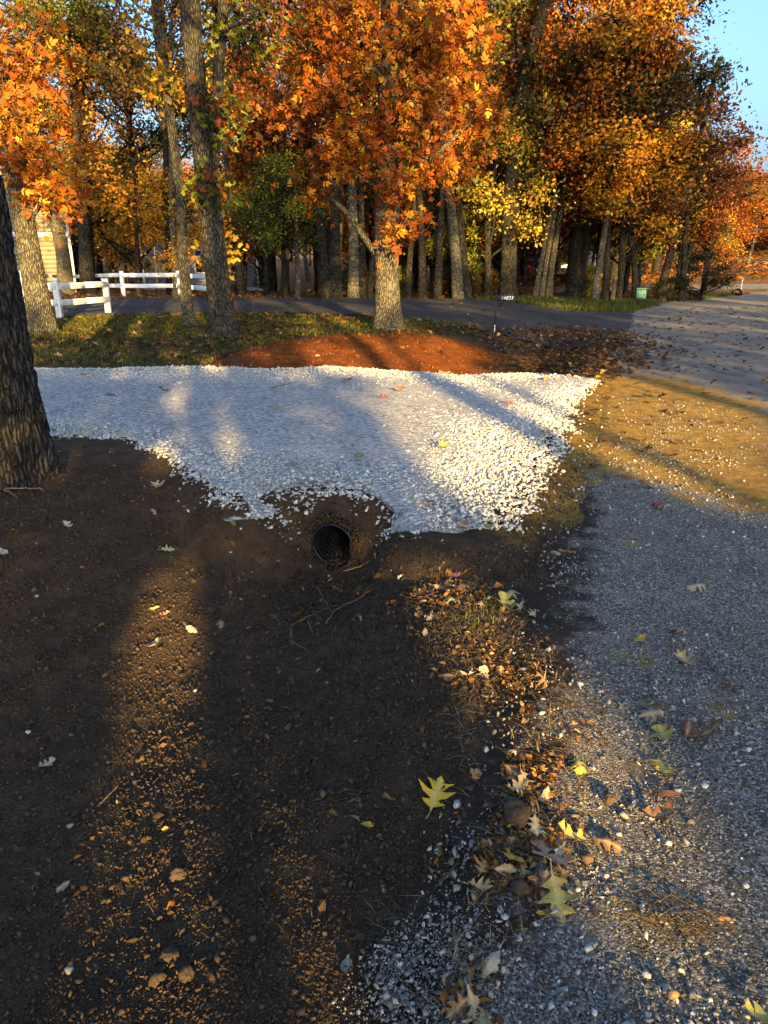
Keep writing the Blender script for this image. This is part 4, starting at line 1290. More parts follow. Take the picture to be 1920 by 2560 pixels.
# ------------------------------------------------------------------ address sign
b = hit(1236, 834)
e = empty('address_sign', tuple(b), 'black address plate with white numbers hanging from a thin stake by the ditch', 'sign')
yb = b[1]
topz = at_y(1236, 738, yb)[2] - b[2]
mb = MB(); mb.tube([(0, 0, 0.18), (0, 0, topz + 0.03)], 0.011, 8); mb.build('stake', M_METAL, e, True)
mb = MB(); mb.tube([(0, 0, -0.1), (0, 0, 0.18)], 0.012, 8); mb.build('stake_foot', mat_plain('galvanised', (0.5, 0.5, 0.48), 0.5), e, True)
pw, phh = 0.37, 0.105
mb = MB(); mb.box((0.02 + pw / 2, 0, topz - phh / 2 - 0.005), (pw, 0.012, phh), 0.003)
plate = mb.build('plate', M_METAL, e)
fc = bpy.data.curves.new('digits', 'FONT')
fc.body = '14833'; fc.size = 0.098; fc.shear = 0.22; fc.align_x = 'CENTER'; fc.align_y = 'CENTER'; fc.extrude = 0.001; fc.space_character = 1.12
tmp = bpy.data.objects.new('tmp_text', fc)
C.objects.link(tmp)
bpy.context.view_layer.update()
me = bpy.data.meshes.new_from_object(tmp.evaluated_get(bpy.context.evaluated_depsgraph_get()))
bpy.data.objects.remove(tmp)
M_DIGIT = mat_plain('reflective_white', (0.82, 0.82, 0.82), 0.4)
me.materials.clear(); me.materials.append(M_DIGIT)
dg = link('number', me, plate)
dg.location = (0.02 + pw / 2 + 0.02, -0.0085, topz - phh / 2 - 0.005); dg.rotation_euler = (R(90), 0, 0); dg.scale = (0.92, 1, 1)

# ------------------------------------------------------------------ white fence
def fence(posts, rails_from, label, h=0.84, tail=None):
    P = [hit(*p) for p in posts]
    for q in P: q[2] = terrain(np.array([q[0]]), np.array([q[1]]), False)[0]
    if tail is not None: P = [P[0] + np.array(tail)] + P
    e = empty('fence', tuple(P[0]), label, 'fence')
    o = P[0]
    for q in P:
        mb = MB(); mb.box(q - o + np.array([0, 0, h / 2 - 0.1]), (0.13, 0.13, h + 0.2), 0.006)
        po = mb.build('post', M_WHITE, e)
        mb = MB(); mb.box(q - o + np.array([0, 0, h + 0.018]), (0.15, 0.15, 0.03), 0.008); mb.build('post_cap', M_WHITE, po)
    for a_, b_ in zip(P[:-1], P[1:]):
        d = b_ - a_; Ld = np.linalg.norm(d[:2])
        for z in (h - 0.10, 0.36):
            u = np.array([d[0], d[1], d[2]]) / np.linalg.norm(d); w = np.array([-d[1], d[0], 0]) / Ld; v = np.cross(u, w)
            sag = -0.006
            mb = MB()
            for f0, f1 in ((0, 0.5), (0.5, 1.0)):
                c0 = a_ + d * f0; c1 = a_ + d * f1
                mb.box((c0 + c1) / 2 - o + np.array([0, 0, z + sag * (f0 == 0)]) - w * 0.075, (np.linalg.norm(c1 - c0) + 0.004, 0.035, 0.135), 0.004, np.stack([u, w, v], 1))
            mb.build('rail', M_WHITE, e)
    return e


fence([(151, 797), (272, 785)], None, 'short white two-rail fence section ending at the lawn edge', 0.82, tail=(-3.6, -0.5, 0.02))
fence([(60, 742), (168, 733), (310, 741), (450, 741), (540, 754)], None, 'long white two-rail fence across the drive in front of the houses', 0.82)

# ------------------------------------------------------------------ houses
M_BEIGE = mat_plain('beige_siding', (0.30, 0.26, 0.19), 0.7, 0.25, 0.10, 2)
M_GREY = mat_plain('grey_siding', (0.20, 0.225, 0.25), 0.75, 0.2, 0.12, 2)
M_SHINGLE = mat_plain('roof_shingle', (0.055, 0.055, 0.06), 0.9, 0.15, 0.35, 9, 0, 0.4)
M_GLASS = mat_plain('window_glass', (0.03, 0.04, 0.05), 0.08, 0.6, 0.1, 1)
M_STONE = mat_plain('foundation', (0.34, 0.33, 0.30), 0.9, 0.2, 0.2, 5)


def house(name, label, x0, x1, y, z0, eave, peak, depth, msid, board, windows, roof=True, trim_band=None, each=True):
    """gable end faces the viewer"""
    e = empty(name, ((x0 + x1) / 2, y, z0), label, 'house')
    w = x1 - x0; hw = w / 2
    poly = np.array([(-hw, 0, 0), (hw, 0, 0), (hw, 0, eave), (0, 0, peak), (-hw, 0, eave)])
    mb = MB(); mb.prism(poly, (0, 0.03, -0.6), (0, depth, -0.6 + 0.6)) if False else mb.prism(poly, (0, 0.03, 0), (0, depth, 0))
    wall = mb.build('wall', msid, e)
    mb = MB(); mb.box((0, depth / 2, -0.22), (w + 0.02, depth + 0.02, 0.46)); mb.build('foundation', M_STONE, e)
    zz = 0.02
    allb = MB()
    while zz < peak - 0.1:
        hx = hw if zz + board < eave else hw * max(0.0, (peak - zz - board) / (peak - eave))
        if hx > 0.1:
            for side, mbx in (('f', None),):
                m2 = MB() if each else allb
                c = (0, 0.012, zz + board / 2)
                M_ = np.array([[1, 0, 0], [0, 1, 0], [0, 0, 1]], float)
                a_ = 0.13
                M_ = np.array([[1, 0, 0], [0, math.cos(a_), -math.sin(a_)], [0, math.sin(a_), math.cos(a_)]])
                m2.box(c, (2 * hx, 0.016, board * 1.04), 0.0, M_)
                if each: m2.build('board', msid, wall)
        zz += board
    if not each: allb.build('lap_siding', msid, wall)['kind'] = 'stuff'
    for sx in (-1, 1):
        mb = MB(); mb.box((sx * (hw - 0.04), -0.012, eave / 2), (0.12, 0.05, eave), 0.004); mb.build('corner_board', M_WHITE, e)
    if trim_band:
        mb = MB(); mb.box((0, -0.02, trim_band), (w, 0.05, 0.22), 0.004); mb.build('trim_band', M_WHITE, e)
    if roof:
        ov = 0.35; sl = (peak - eave) / hw
        for sx in (-1, 1):
            a0 = np.array([0, 0, peak + 0.06]); a1 = np.array([sx * (hw + ov), 0, eave - sl * ov + 0.06])
            n = np.array([0, 0, 0.10])
            mb = MB()
            v = np.array([a0, a1, a1 + n, a0 + n])
            mb.prism(v if sx > 0 else v[::-1], (0, -ov, 0), (0, depth + ov, 0))
            rf = mb.build('roof_slope', M_SHINGLE, e)
            mb = MB(); v = np.array([a0 + (0, 0, -0.12), a1 + (0, 0, -0.12), a1 + n, a0 + n])
            mb.prism(v, (0, -ov - 0.05, 0), (0, -ov - 0.003, 0)); mb.build('rake_board', M_WHITE, rf)
    for (cx, cz, ww, wh) in windows:
        mb = MB(); mb.box((cx, -0.012, cz), (ww, 0.03, wh)); g = mb.build('window', M_GLASS, e)
        mb = MB()
        for sx in (-1, 1): mb.box((cx + sx * (ww / 2 + 0.04), -0.03, cz), (0.09, 0.06, wh + 0.18))
        for sz in (-1, 1): mb.box((cx, -0.031, cz + sz * (wh / 2 + 0.045)), (ww + 0.0, 0.06, 0.09))
        mb.box((cx, -0.03, cz), (ww, 0.03, 0.04)); mb.box((cx, -0.034, cz), (0.035, 0.03, wh))
        mb.build('frame', M_WHITE, g)
    return e


zb = tz(-14, 38)
h1 = house('beige_house', 'beige house with white trimmed lap siding behind the white fence', -20.0, -14.6, 37.5, zb + 0.25, 4.6, 7.0, 8, M_BEIGE, 0.2, [(-0.6 + 0.2, 1.6, 0.9, 1.5), (0.2 - 1.9, 1.6, 0.9, 1.5), (-0.4, 3.6, 0.9, 1.3)], trim_band=2.35)
zb = tz(-9.5, 49)
h2 = house('grey_house', 'grey lap sided house with white rake boards and gable roof among the trees', -14.4, -7.6, 48.5, zb + 0.15, 2.5, 5.6, 9, M_GREY, 0.15, [(0.1, 1.5, 0.8, 1.2), (2.1, 1.5, 0.7, 1.2)], each=False)
mb = MB(); mb.box((-2.6, -0.28, 1.2), (0.08, 0.08, 2.5), 0.01); mb.build('downspout', M_WHITE, h2)
zb = tz(11, 54)
h3 = house('far_house', 'dark blue grey house glimpsed behind the parked cars', 7.4, 14.6, 55, zb, 2.6, 4.6, 7, M_GREY, 0.2, [(-1.6, 1.5, 0.9, 1.2), (1.4, 1.5, 0.9, 1.2)], each=False)
h1.rotation_euler.z = R(27); h2.rotation_euler.z = R(13); h3.rotation_euler.z = R(-11)
# porch with railing
b = hit(282, 712)
e = empty('porch', tuple(b), 'brown porch with red and brown balusters between the two houses', 'porch')
M_RAIL = mat_plain('stained_rail', (0.22, 0.07, 0.03), 0.7)
mb = MB(); mb.box((0, 0.8, 0.16), (2.4, 1.8, 0.14), 0.01); mb.build('deck', M_RAIL, e)
for sx in (-1.1, 0, 1.1):
    mb = MB(); mb.box((sx, -0.06, 0.5), (0.09, 0.09, 1.2), 0.005); mb.build('post', M_RAIL, e)
for z in (0.35, 1.02):
    mb = MB(); mb.box((0, -0.062, z), (2.3, 0.05, 0.07), 0.004); mb.build('rail', M_RAIL, e)
for i in range(18):
    mb = MB(); mb.box((-1.0 + i * 0.118, -0.03, 0.68), (0.035, 0.035, 0.62)); mb.build('baluster', M_RAIL, e)
b2 = hit(296, 708)
e = empty('wheeled_bin', (b2[0] + 0.1, b2[1] - 0.6, tz(b2[0] + 0.1, b2[1] - 0.6)), 'green wheeled bin beside the porch railing', 'bin')
M_GREEN = mat_plain('green_plastic', (0.03, 0.16, 0.09), 0.5)
mb = MB()
q = np.array([(-0.24, -0.24, 0.08), (0.24, -0.24, 0.08), (0.24, 0.24, 0.08), (-0.24, 0.24, 0.08), (-0.3, -0.3, 1.0), (0.3, -0.3, 1.0), (0.3, 0.3, 1.0), (-0.3, 0.3, 1.0)])
mb.add(q, [[0, 3, 2, 1], [4, 5, 6, 7], [0, 1, 5, 4], [1, 2, 6, 5], [2, 3, 7, 6], [3, 0, 4, 7]]); mb.build('body', M_GREEN, e)
mb = MB(); mb.box((0, 0, 1.03), (0.64, 0.66, 0.06), 0.02); mb.build('lid', M_GREEN, e)
for sx in (-1, 1):
    mb = MB(); mb.tube([(sx * 0.25 - 0.02, 0.24, 0.1), (sx * 0.25 + 0.02, 0.24, 0.1)], 0.1, 14); mb.build('wheel', M_METAL, e)

# ------------------------------------------------------------------ parked cars (seen between the trunks)
def car(base, rotz, paint, label):
    e = empty('parked_car', tuple(base), label, 'car', None, rotz)
    # side profile, x forward
    prof = [(-2.1, 0.35), (-2.15, 0.75), (-2.0, 0.95), (-1.45, 1.0), (-0.95, 1.38), (0.3, 1.42), (1.0, 1.02), (1.9, 0.9), (2.15, 0.68), (2.15, 0.35)]
    n = len(prof); V = []; ys = (-0.86, -0.80, 0.80, 0.86)
    for yv in ys:
        for (px_, pz) in prof:
            k = 1.0 if pz < 0.97 else 0.86
            inset = 0.96 if abs(yv) > 0.82 else 1.0
            V.append((px_ * inset, yv * k, 0.35 + (pz - 0.35) * (0.97 if abs(yv) > 0.82 else 1)))
    q = []
    for j in range(3):
        for i_ in range(n): q.append([j * n + i_, j * n + (i_ + 1) % n, (j + 1) * n + (i_ + 1) % n, (j + 1) * n + i_])
    t = [[0, i_ + 1, i_] for i_ in range(1, n - 1)] + [[3 * n, 3 * n + i_, 3 * n + i_ + 1] for i_ in range(1, n - 1)]
    mb = MB(); mb.add(V, q, t); mb.build('body', paint, e)
    mb = MB(); mb.prism([(-1.47, 0, 1.03), (-1.40, 0, 1.03), (-0.98, 0, 1.35), (-1.05, 0, 1.35)], (0, -0.62, 0), (0, 0.62, 0)); mb.build('rear_window', M_GLASS, e)
    mb = MB(); mb.prism([(0.42, 0, 1.35), (0.36, 0, 1.35), (0.92, 0, 1.06), (0.98, 0, 1.06)], (0, -0.62, 0), (0, 0.62, 0)); mb.build('windscreen', M_GLASS, e)
    for sy in (-1, 1):
        mb = MB(); mb.prism([(-1.2, 0, 1.03), (0.7, 0, 1.03), (0.2, 0, 1.34), (-0.9, 0, 1.34)], (0, sy * 0.715, 0), (0, sy * 0.765, 0)); mb.build('side_window', M_GLASS, e)
        mb = MB(); mb.box((-2.1, sy * 0.62, 0.78), (0.08, 0.3, 0.13), 0.02); mb.build('tail_light', M_RED, e)
        mb = MB(); mb.box((2.1, sy * 0.62, 0.72), (0.08, 0.3, 0.12), 0.02); mb.build('headlight', M_DIGIT, e)
        for fx in (-1.3, 1.35):
            mb = MB(); mb.tube([(fx, sy * 0.70, 0.31), (fx, sy * 0.89, 0.31)], 0.31, 20); wh = mb.build('wheel', M_METAL, e)
            mb = MB(); mb.tube([(fx, sy * 0.88, 0.31), (fx, sy * 0.897, 0.31)], 0.19, 14); mb.build('rim', M_CHROME, wh)
    mb = MB(); mb.box((-2.16, 0, 0.62), (0.02, 0.40, 0.13), 0.004); mb.build('licence_plate', M_DIGIT, e)
    return e


M_RED = mat_plain('red_lens', (0.35, 0.01, 0.01), 0.25, 0.5)
M_CHROME = mat_plain('wheel_metal', (0.5, 0.5, 0.5), 0.3, 0.5, 0.1, 5, 0.8)
for px, py, rz, col, lab in ((1318, 741, 95, (0.09, 0.012, 0.012), 'dark red car parked behind the wood with its plate showing'), (1392, 739, 86, (0.015, 0.016, 0.02), 'black car parked behind the three leaning trunks')):
    d = pray(px, py); Yc = 45.0
    q = at_y(px, py, Yc); q[2] = tz(q[0], q[1])
    car(q, R(rz), mat_plain('car_paint', col, 0.25, 0.6, 0.05, 2), lab)

# ------------------------------------------------------------------ small things at the verge
b = hit(1602, 753)
e = empty('utility_box', tuple(b), 'green metal utility pedestal standing in the verge', 'utility box')
M_UTIL = mat_plain('pale_green_paint', (0.15, 0.30, 0.19), 0.55)
mb = MB(); mb.box((0, 0.15, 0.16), (0.30, 0.3, 0.36), 0.015); mb.build('cabinet', M_UTIL, e)
mb = MB(); mb.box((0, 0.15, 0.37), (0.33, 0.33, 0.05), 0.015); mb.build('lid', M_UTIL, e)
mb = MB(); mb.box((0, -0.006, 0.18), (0.22, 0.012, 0.26), 0.003); dr_ = mb.build('door', M_UTIL, e)
mb = MB(); mb.box((0.07, -0.02, 0.2), (0.02, 0.02, 0.05), 0.003); mb.build('latch', M_METAL, dr_)
b = hit(1531, 754)
mb = MB(); pth = np.array([(0, 0, -0.1), (0.005, 0, 0.2), (0.012, 0, 0.45), (0.02, 0, 0.66)])
v, q = tube(spline(pth, 14), np.linspace(0.075, 0.055, 14), 14, barkmod(0.004, 0.02, 5, 0.07, 0.2, 0.1))
t = [[13 * 14, 13 * 14 + i, 13 * 14 + i + 1] for i in range(1, 13)]
mb.add(v, q, t)
o = mb.build('tree_stump', M_BARK_PALE, None, True, tuple(b)); tag(o, 'pale sawn off stump standing in the long verge grass', 'stump')
b = hit(1698, 757)
e = empty('garden_flag', tuple(b), 'furled red and white flag hanging on a thin pole by the road', 'flag')
mb = MB(); mb.tube([(0, 0, -0.1), (0, 0, 0.95)], 0.012, 8); mb.build('pole', M_METAL, e, True)
mf = NT('striped_cloth', 0.8)
cz = mf.n('ShaderNodeSeparateXYZ', None, {0: mf.co()}).outputs[2]
st = mf.math('FRACT', mf.math('MULTIPLY', cz, 5.5))
mf.out(mf.ramp(st, [(0.48, (0.35, 0.02, 0.03)), (0.52, (0.6, 0.58, 0.55))]))
u = np.linspace(0, 1, 24); w_ = np.linspace(0, 1, 14)
U, Wd = np.meshgrid(u, w_, indexing='ij')
fx = 0.012 + 0.16 * Wd * (0.55 + 0.45 * (1 - U)); fy = 0.035 * np.sin(Wd * 11 + U * 2); fz = 0.92 - 0.66 * U - 0.08 * Wd
v = np.stack([fx, fy, fz], -1).reshape(-1, 3); v2 = v + np.array([0, 0.004, 0])
i_ = np.arange(23)[:, None] * 14; j_ = np.arange(13)[None]
q = np.stack([i_ + j_, i_ + 14 + j_, i_ + 15 + j_, i_ + 1 + j_], -1).reshape(-1, 4)
mb = MB(); mb.add(v, q); mb.add(v2, q[:, ::-1]); mb.build('cloth', mf.m, e, True)
b = hit(1842, 742)
culvert('drain_pipe', b + np.array([0, 0, 0.12]), (0.35, 0.93, -0.06), 0.16, 1.2, 'round black drain pipe end in the grass beyond the road bend', 60)
b = hit(1850, 741)
e = empty('marker_post', tuple(b), 'thin white marker post beside the far drain pipe', 'post')
mb = MB(); mb.tube([(0, 0, -0.1), (0, 0, 0.52)], 0.018, 8); mb.build('rod', M_WHITE, e, True)
mb = MB(); mb.tube([(0, 0, 0.5), (0, 0, 0.56)], 0.024, 8); mb.build('cap', M_DIGIT, e, True)
b = hit(62, 797)
mb = MB(); rs = [0.12, 0.13, 0.16, 0.17, 0.17, 0.14, 0.13]; zs = [0, 0.02, 0.2, 0.21, 0.25, 0.25, 0.2]
mb.tube([(0, 0, z + 0.0001 * k) for k, z in enumerate(zs[:5])], rs[:5], 20)
e = empty('flower_pot', tuple(b), 'orange clay pot on the ground by the leaning lawn tree', 'pot')
mb.build('body', mat_plain('terracotta', (0.42, 0.15, 0.05), 0.8), e, True)
mb = MB(); mb.tube([(0, 0, 0.245), (0, 0, 0.262)], 0.15, 20); mb.build('soil', M_CRUMB, e)

# ------------------------------------------------------------------ fallen leaves
def leaf_mesh(kind, seed, curl=0.5, bend=0.2):
    r = np.random.default_rng(seed)
    if kind == 'red_oak':
        out = [(0, .012), (.10, .03), (.16, .13), (.24, .24), (.30, .10), (.36, .09), (.46, .24), (.60, .38), (.57, .16), (.60, .11), (.72, .20), (.84, .27), (.80, .10), (.90, .07), (1, 0)]
    elif kind == 'white_oak':
        out = [(0, .012), (.12, .04), (.20, .10), (.28, .20), (.36, .22), (.38, .12), (.42, .08), (.52, .20), (.62, .32), (.70, .30), (.68, .14), (.74, .12), (.84, .22), (.95, .16), (1, 0)]
    else:
        out = [(0, .012), (.08, .06), (.16, .12), (.25, .17), (.34, .21), (.43, .235), (.52, .24), (.61, .225), (.70, .19), (.78, .15), (.85, .11), (.91, .07), (.95, .04), (.98, .02), (1, 0)]
    o = np.array(out); n = len(o)
    mx = np.linspace(0, 1, n)
    mx = 0.5 * mx + 0.5 * np.maximum.accumulate(o[:, 0])
    V = [np.stack([mx, np.zeros(n), np.zeros(n)], 1)]; rib = [np.ones(n)]
    for s in (1, -1):
        jw = 1 + r.normal(0, 0.10, n); jx = r.normal(0, 0.012, n)
        hx = o[:, 0] + jx; hw = o[:, 1] * jw
        V.append(np.stack([(mx + hx) / 2, s * hw / 2, np.zeros(n)], 1)); rib.append(np.zeros(n))
        V.append(np.stack([hx, s * hw, np.zeros(n)], 1)); rib.append(np.zeros(n))
    V = np.vstack(V); rib = np.concatenate(rib)
    ph = r.uniform(0, 6.28)
    V[:, 2] = curl * V[:, 1] ** 2 * (1.2 + 0.6 * np.sin(V[:, 0] * 7 + ph)) + bend * ((V[:, 0] - 0.5) ** 2 - 0.05) + 0.03 * np.sin(V[:, 0] * 13 + V[:, 1] * 11 + ph) * np.abs(V[:, 1]) * 4
    T = []
    for a_, b_, fl in ((0, 1, 0), (1, 2, 0), (0, 3, 1), (3, 4, 1)):
        for i in range(n - 1):
            q = [a_ * n + i, a_ * n + i + 1, b_ * n + i + 1, b_ * n + i]
            if fl: q = q[::-1]
            T += [[q[0], q[1], q[2]], [q[0], q[2], q[3]]]
    sv, sq = tube([(-0.22, 0.03, 0.03), (-0.1, 0.012, 0.01), (0.02, 0, 0.0)], [0.012, 0.009, 0.008], 4)
    k = len(V)
    V = np.vstack([V, sv]); rib = np.concatenate([rib, np.ones(len(sv))])
    me = mesh('fallen_leaf', V - np.array([0.5, 0, 0]), [np.array(T), sq + k], M_LEAFSKIN, True, {'rib': rib * 0.8})
    return me


LEAFM = {k: [leaf_mesh(k, 10 * i + s, c, bd) for s, (c, bd) in enumerate(((0.5, 0.15), (1.9, 0.7), (-1.5, -0.6), (2.6, 0.3), (-0.8, 0.9)))] for i, k in enumerate(('red_oak', 'white_oak', 'oval'))}


def surf(px, py):
    p = hit(px, py)
    x, y = p[0], p[1]
    if sdpoly(np.array([x]), np.array([y]), DRIVE)[0] > 0: p = unproj(px, py, DRIVE_Z + 0.035)
    elif sdpoly(np.array([x]), np.array([y]), ROADP)[0] > 0.15: p = unproj(px, py, 0.02)
    return p


def surf_n(x, y):
    h = 0.06
    if sdpoly(np.array([x]), np.array([y]), ROADP)[0] > 0.15 or sdpoly(np.array([x]), np.array([y]), DRIVE)[0] > 0: return Vector((0, 0, 1))
    g = terrain(np.array([x + h, x - h, x, x]), np.array([y, y, y + h, y - h]), False)
    return Vector((-(g[0] - g[1]) / (2 * h), -(g[2] - g[3]) / (2 * h), 1)).normalized()


def drop_leaf(px, py, size, ang, kind, var, col, label, group=None, lift=0.012, tilt=0.2):
    p = surf(px, py)
    o = link('fallen_leaf', LEAFM[kind][var])
    nrm = surf_n(p[0], p[1])
    nrm = (nrm + Vector((rng.normal() * tilt, rng.normal() * tilt, 0))).normalized()
    qd = nrm.to_track_quat('Z', 'Y')
    from mathutils import Quaternion
    o.rotation_mode = 'QUATERNION'
    o.rotation_quaternion = qd @ Quaternion((0, 0, 1), R(ang))
    o.location = p + np.array([0, 0, lift])
    o.scale = (size, size, size)
    o.color = (*col, 1)
    tag(o, label, 'leaf', group)
    return o


YEL = (0.88, 0.50, 0.015); YG = (0.42, 0.37, 0.07); PG = (0.40, 0.40, 0.19); TAN = (0.42, 0.29, 0.14); PALE = (0.60, 0.50, 0.32); BRN = (0.18, 0.085, 0.035); ORG = (0.60, 0.22, 0.025); RED = (0.45, 0.05, 0.025); PNK = (0.48, 0.24, 0.16); GRY = (0.20, 0.17, 0.13); DRK = (0.09, 0.035, 0.02); OLV = (0.20, 0.18, 0.05)
LEAVES = [
    (1090, 1995, .155, 25, 'red_oak', 0, YEL, 'bright yellow pointed oak leaf alone on the dark soil'),
    (1264, 1517, .150, 40, 'white_oak', 1, YG, 'yellow green lobed oak leaf at the litter edge by the road'),
    (1276, 1487, .130, 20, 'red_oak', 2, PG, 'pale green oak leaf touching the yellow green lobed leaf'),
    (1337, 1540, .100, 160, 'red_oak', 0, PG, 'pale green oak leaf lying where litter meets the grey road'),
    (1745, 1468, .120, 170, 'white_oak', 2, (0.42, 0.38, 0.2), 'pale olive oak leaf among the white road chips'),
    (1600, 1605, .085, 170, 'oval', 1, (0.55, 0.36, 0.03), 'yellow oval leaf with a brown side on the bare road'),
    (1712, 1655, .115, 150, 'red_oak', 1, TAN, 'tan pointed oak leaf on the road chips'),
    (1630, 1790, .110, 200, 'red_oak', 2, GRY, 'grey brown curled oak leaf above the large yellow green one'),
    (1660, 1848, .120, 210, 'white_oak', 1, (0.44, 0.35, 0.05), 'large curled yellow green leaf at the road edge'),
    (1652, 1925, .135, 130, 'red_oak', 0, (0.58, 0.42, 0.04), 'yellow oak leaf with a browned tip on the road chips'),
    (1662, 1985, .090, 110, 'oval', 2, (0.24, 0.07, 0.03), 'glossy red brown leaf below the browned yellow one'),
    (1640, 2044, .105, 60, 'white_oak', 1, (0.20, 0.085, 0.035), 'brown folded leaf with small holes on the road'),
    (1382, 2145, .160, 300, 'white_oak', 0, PNK, 'large pinkish tan lobed leaf at the road edge'),
    (1430, 2097, .100, 80, 'white_oak', 1, (0.58, 0.42, 0.08), 'curled yellow leaf tucked behind the pinkish tan leaf'),
    (1392, 2254, .145, 310, 'red_oak', 0, (0.42, 0.33, 0.06), 'olive yellow pointed leaf beside a white pebble'),
    (1285, 2153, .070, 175, 'oval', 0, (0.62, 0.30, 0.02), 'small spotted orange oval leaf on the soil'),
    (1185, 2138, .055, 70, 'oval', 1, (0.60, 0.42, 0.04), 'tiny curled yellow leaf on the dark soil near the clods'),
    (1446, 1914, .095, 120, 'white_oak', 2, (0.60, 0.44, 0.05), 'golden crumpled leaf on top of the litter'),
    (1290, 1975, .085, 100, 'white_oak', 1, (0.52, 0.38, 0.18), 'cream torn leaf above the big soil clod'),
    (1512, 2112, .090, 10, 'white_oak', 2, (0.16, 0.075, 0.04), 'flat dark brown leaf pressed into the road chips'),
    (1810, 2310, .035, 5, 'oval', 1, ORG, 'tiny orange leaf on the grey road'),
    (976, 2510, .075, 75, 'oval', 2, (0.55, 0.34, 0.16), 'upright tan leaf among dry grass at the soil edge'),
    (420, 1378, .105, 320, 'red_oak', 0, (0.60, 0.55, 0.22), 'pale yellow oak leaf alone on the ditch bank'),
    (170, 1322, .110, 10, 'white_oak', 1, PALE, 'cream oak leaf on the soil in front of the huge oak'),
    (8, 1388, .110, 10, 'oval', 1, PALE, 'cream oval leaf on smooth mud below the huge oak'),
    (397, 1219, .170, 15, 'white_oak', 1, (0.48, 0.36, 0.22), 'big tan oak leaf near the gravel edge'),
    (385, 1283, .085, 60, 'red_oak', 2, PNK, 'small pinkish leaf on the dug bank'),
    (480, 1580, .085, 310, 'oval', 2, (0.62, 0.52, 0.32), 'narrow cream leaf rolled up in the sunlit soil'),
    (384, 1618, .105, 20, 'oval', 1, (0.50, 0.38, 0.22), 'wide tan leaf raised at one edge in the sunlit soil'),
    (553, 1563, .110, 25, 'oval', 2, (0.24, 0.10, 0.05), 'brown folded leaf in the shadow next to the sunlit soil'),
    (410, 1541, .065, 340, 'white_oak', 1, PNK, 'pink scrap of leaf in the sunlit soil'),
    (386, 1528, .065, 10, 'oval', 1, (0.60, 0.48, 0.14), 'yellow scrap of leaf in the sunlit soil'),
    (116, 1918, .075, 300, 'white_oak', 1, (0.52, 0.36, 0.22), 'tan curled leaf on the dark slope of the ditch'),
    (156, 2226, .055, 70, 'oval', 2, GRY, 'grey shrivelled leaf on the dark slope'),
    (866, 2426, .060, 60, 'oval', 1, (0.22, 0.24, 0.17), 'grey green shrivelled leaf on fine dark soil'),
    (1134, 1446, .105, 30, 'red_oak', 0, (0.45, 0.13, 0.10), 'pinkish red oak leaf in the ditch litter'),
    (1078, 1492, .115, 200, 'red_oak', 2, RED, 'bright red leaf in the ditch litter'),
    (1048, 1492, .100, 300, 'white_oak', 1, ORG, 'orange tan leaf touching the bright red leaf'),
    (1136, 1505, .115, 15, 'white_oak', 2, (0.60, 0.52, 0.22), 'cream yellow lobed leaf in the ditch litter'),
    (868, 952, .16, 20, 'oval', 1, BRN, 'brown curled leaf at the far side of the gravel'),
    (735, 1158, .13, 5, 'oval', 2, (0.24, 0.21, 0.08), 'olive brown leaf on the shaded gravel'),
    (898, 1141, .14, 175, 'oval', 0, OLV, 'dark olive leaf on the gravel beside the shadow edge'),
    (412, 978, .15, 60, 'white_oak', 1, DRK, 'almost black red leaf standing up on the gravel'),
    (277, 986, .14, 10, 'oval', 2, BRN, 'brown leaf on gravel behind the huge oak'),
    (213, 939, .15, 10, 'oval', 1, ORG, 'orange brown leaf at the lawn side of the gravel'),
    (692, 1020, .13, 20, 'oval', 0, (0.42, 0.28, 0.08), 'tan leaf in the middle of the shaded gravel'),
    (1105, 1118, .15, 15, 'red_oak', 1, (0.38, 0.36, 0.05), 'yellow green leaf on the sunlit gravel'),
    (1272, 1008, .13, 10, 'red_oak', 0, (0.50, 0.10, 0.03), 'orange red leaf on the sunlit gravel'),
    (998, 975, .16, 350, 'oval', 1, BRN, 'dark brown leaf at the edge of light on the gravel'),
    (960, 994, .14, 10, 'red_oak', 0, RED, 'red leaf on gravel near the shadow band'),
    (1363, 946, .18, 10, 'oval', 2, ORG, 'orange leaf at the far corner of the gravel'),
    (1365, 1084, .15, 180, 'white_oak', 1, (0.34, 0.22, 0.05), 'ochre leaf on gravel near the road'),
    (1160, 1313, .11, 10, 'oval', 1, (0.40, 0.15, 0.03), 'rust leaf on the near tip of the gravel'),
    (1222, 1320, .10, 40, 'oval', 0, (0.30, 0.32, 0.06), 'green leaf on the near tip of the gravel'),
    (1076, 1255, .11, 350, 'oval', 2, BRN, 'brown leaf in a thin spot of the gravel'),
    (1640, 1268, .13, 20, 'red_oak', 1, (0.26, 0.02, 0.02), 'dark red leaf alone on the road'),
    (1394, 1388, .15, 350, 'oval', 2, (0.42, 0.33, 0.20), 'tan strip of leaf lying on the road by the ditch'),
    (1380, 1455, .11, 20, 'oval', 1, (0.38, 0.22, 0.06), 'ochre leaf on dry grass by the ditch'),
    (1700, 1580, .095, 40, 'white_oak', 2, (0.24, 0.14, 0.08), 'brown crumpled leaf on grey road chips'),
    (1820, 1720, .11, 60, 'red_oak', 1, (0.16, 0.08, 0.05), 'dark brown leaf at the far chips of the road'),
    (1760, 1840, .12, 100, 'white_oak', 1, (0.15, 0.065, 0.03), 'dark curled leaf beside the large yellow green one'),
    (1720, 1822, .10, 40, 'oval', 2, (0.16, 0.03, 0.025), 'maroon leaf beside the large yellow green one'),
    (1910, 2548, .09, 20, 'white_oak', 1, YG, 'yellow green leaf on the road among rust stains'),
]
for lf in LEAVES: drop_leaf(*lf)
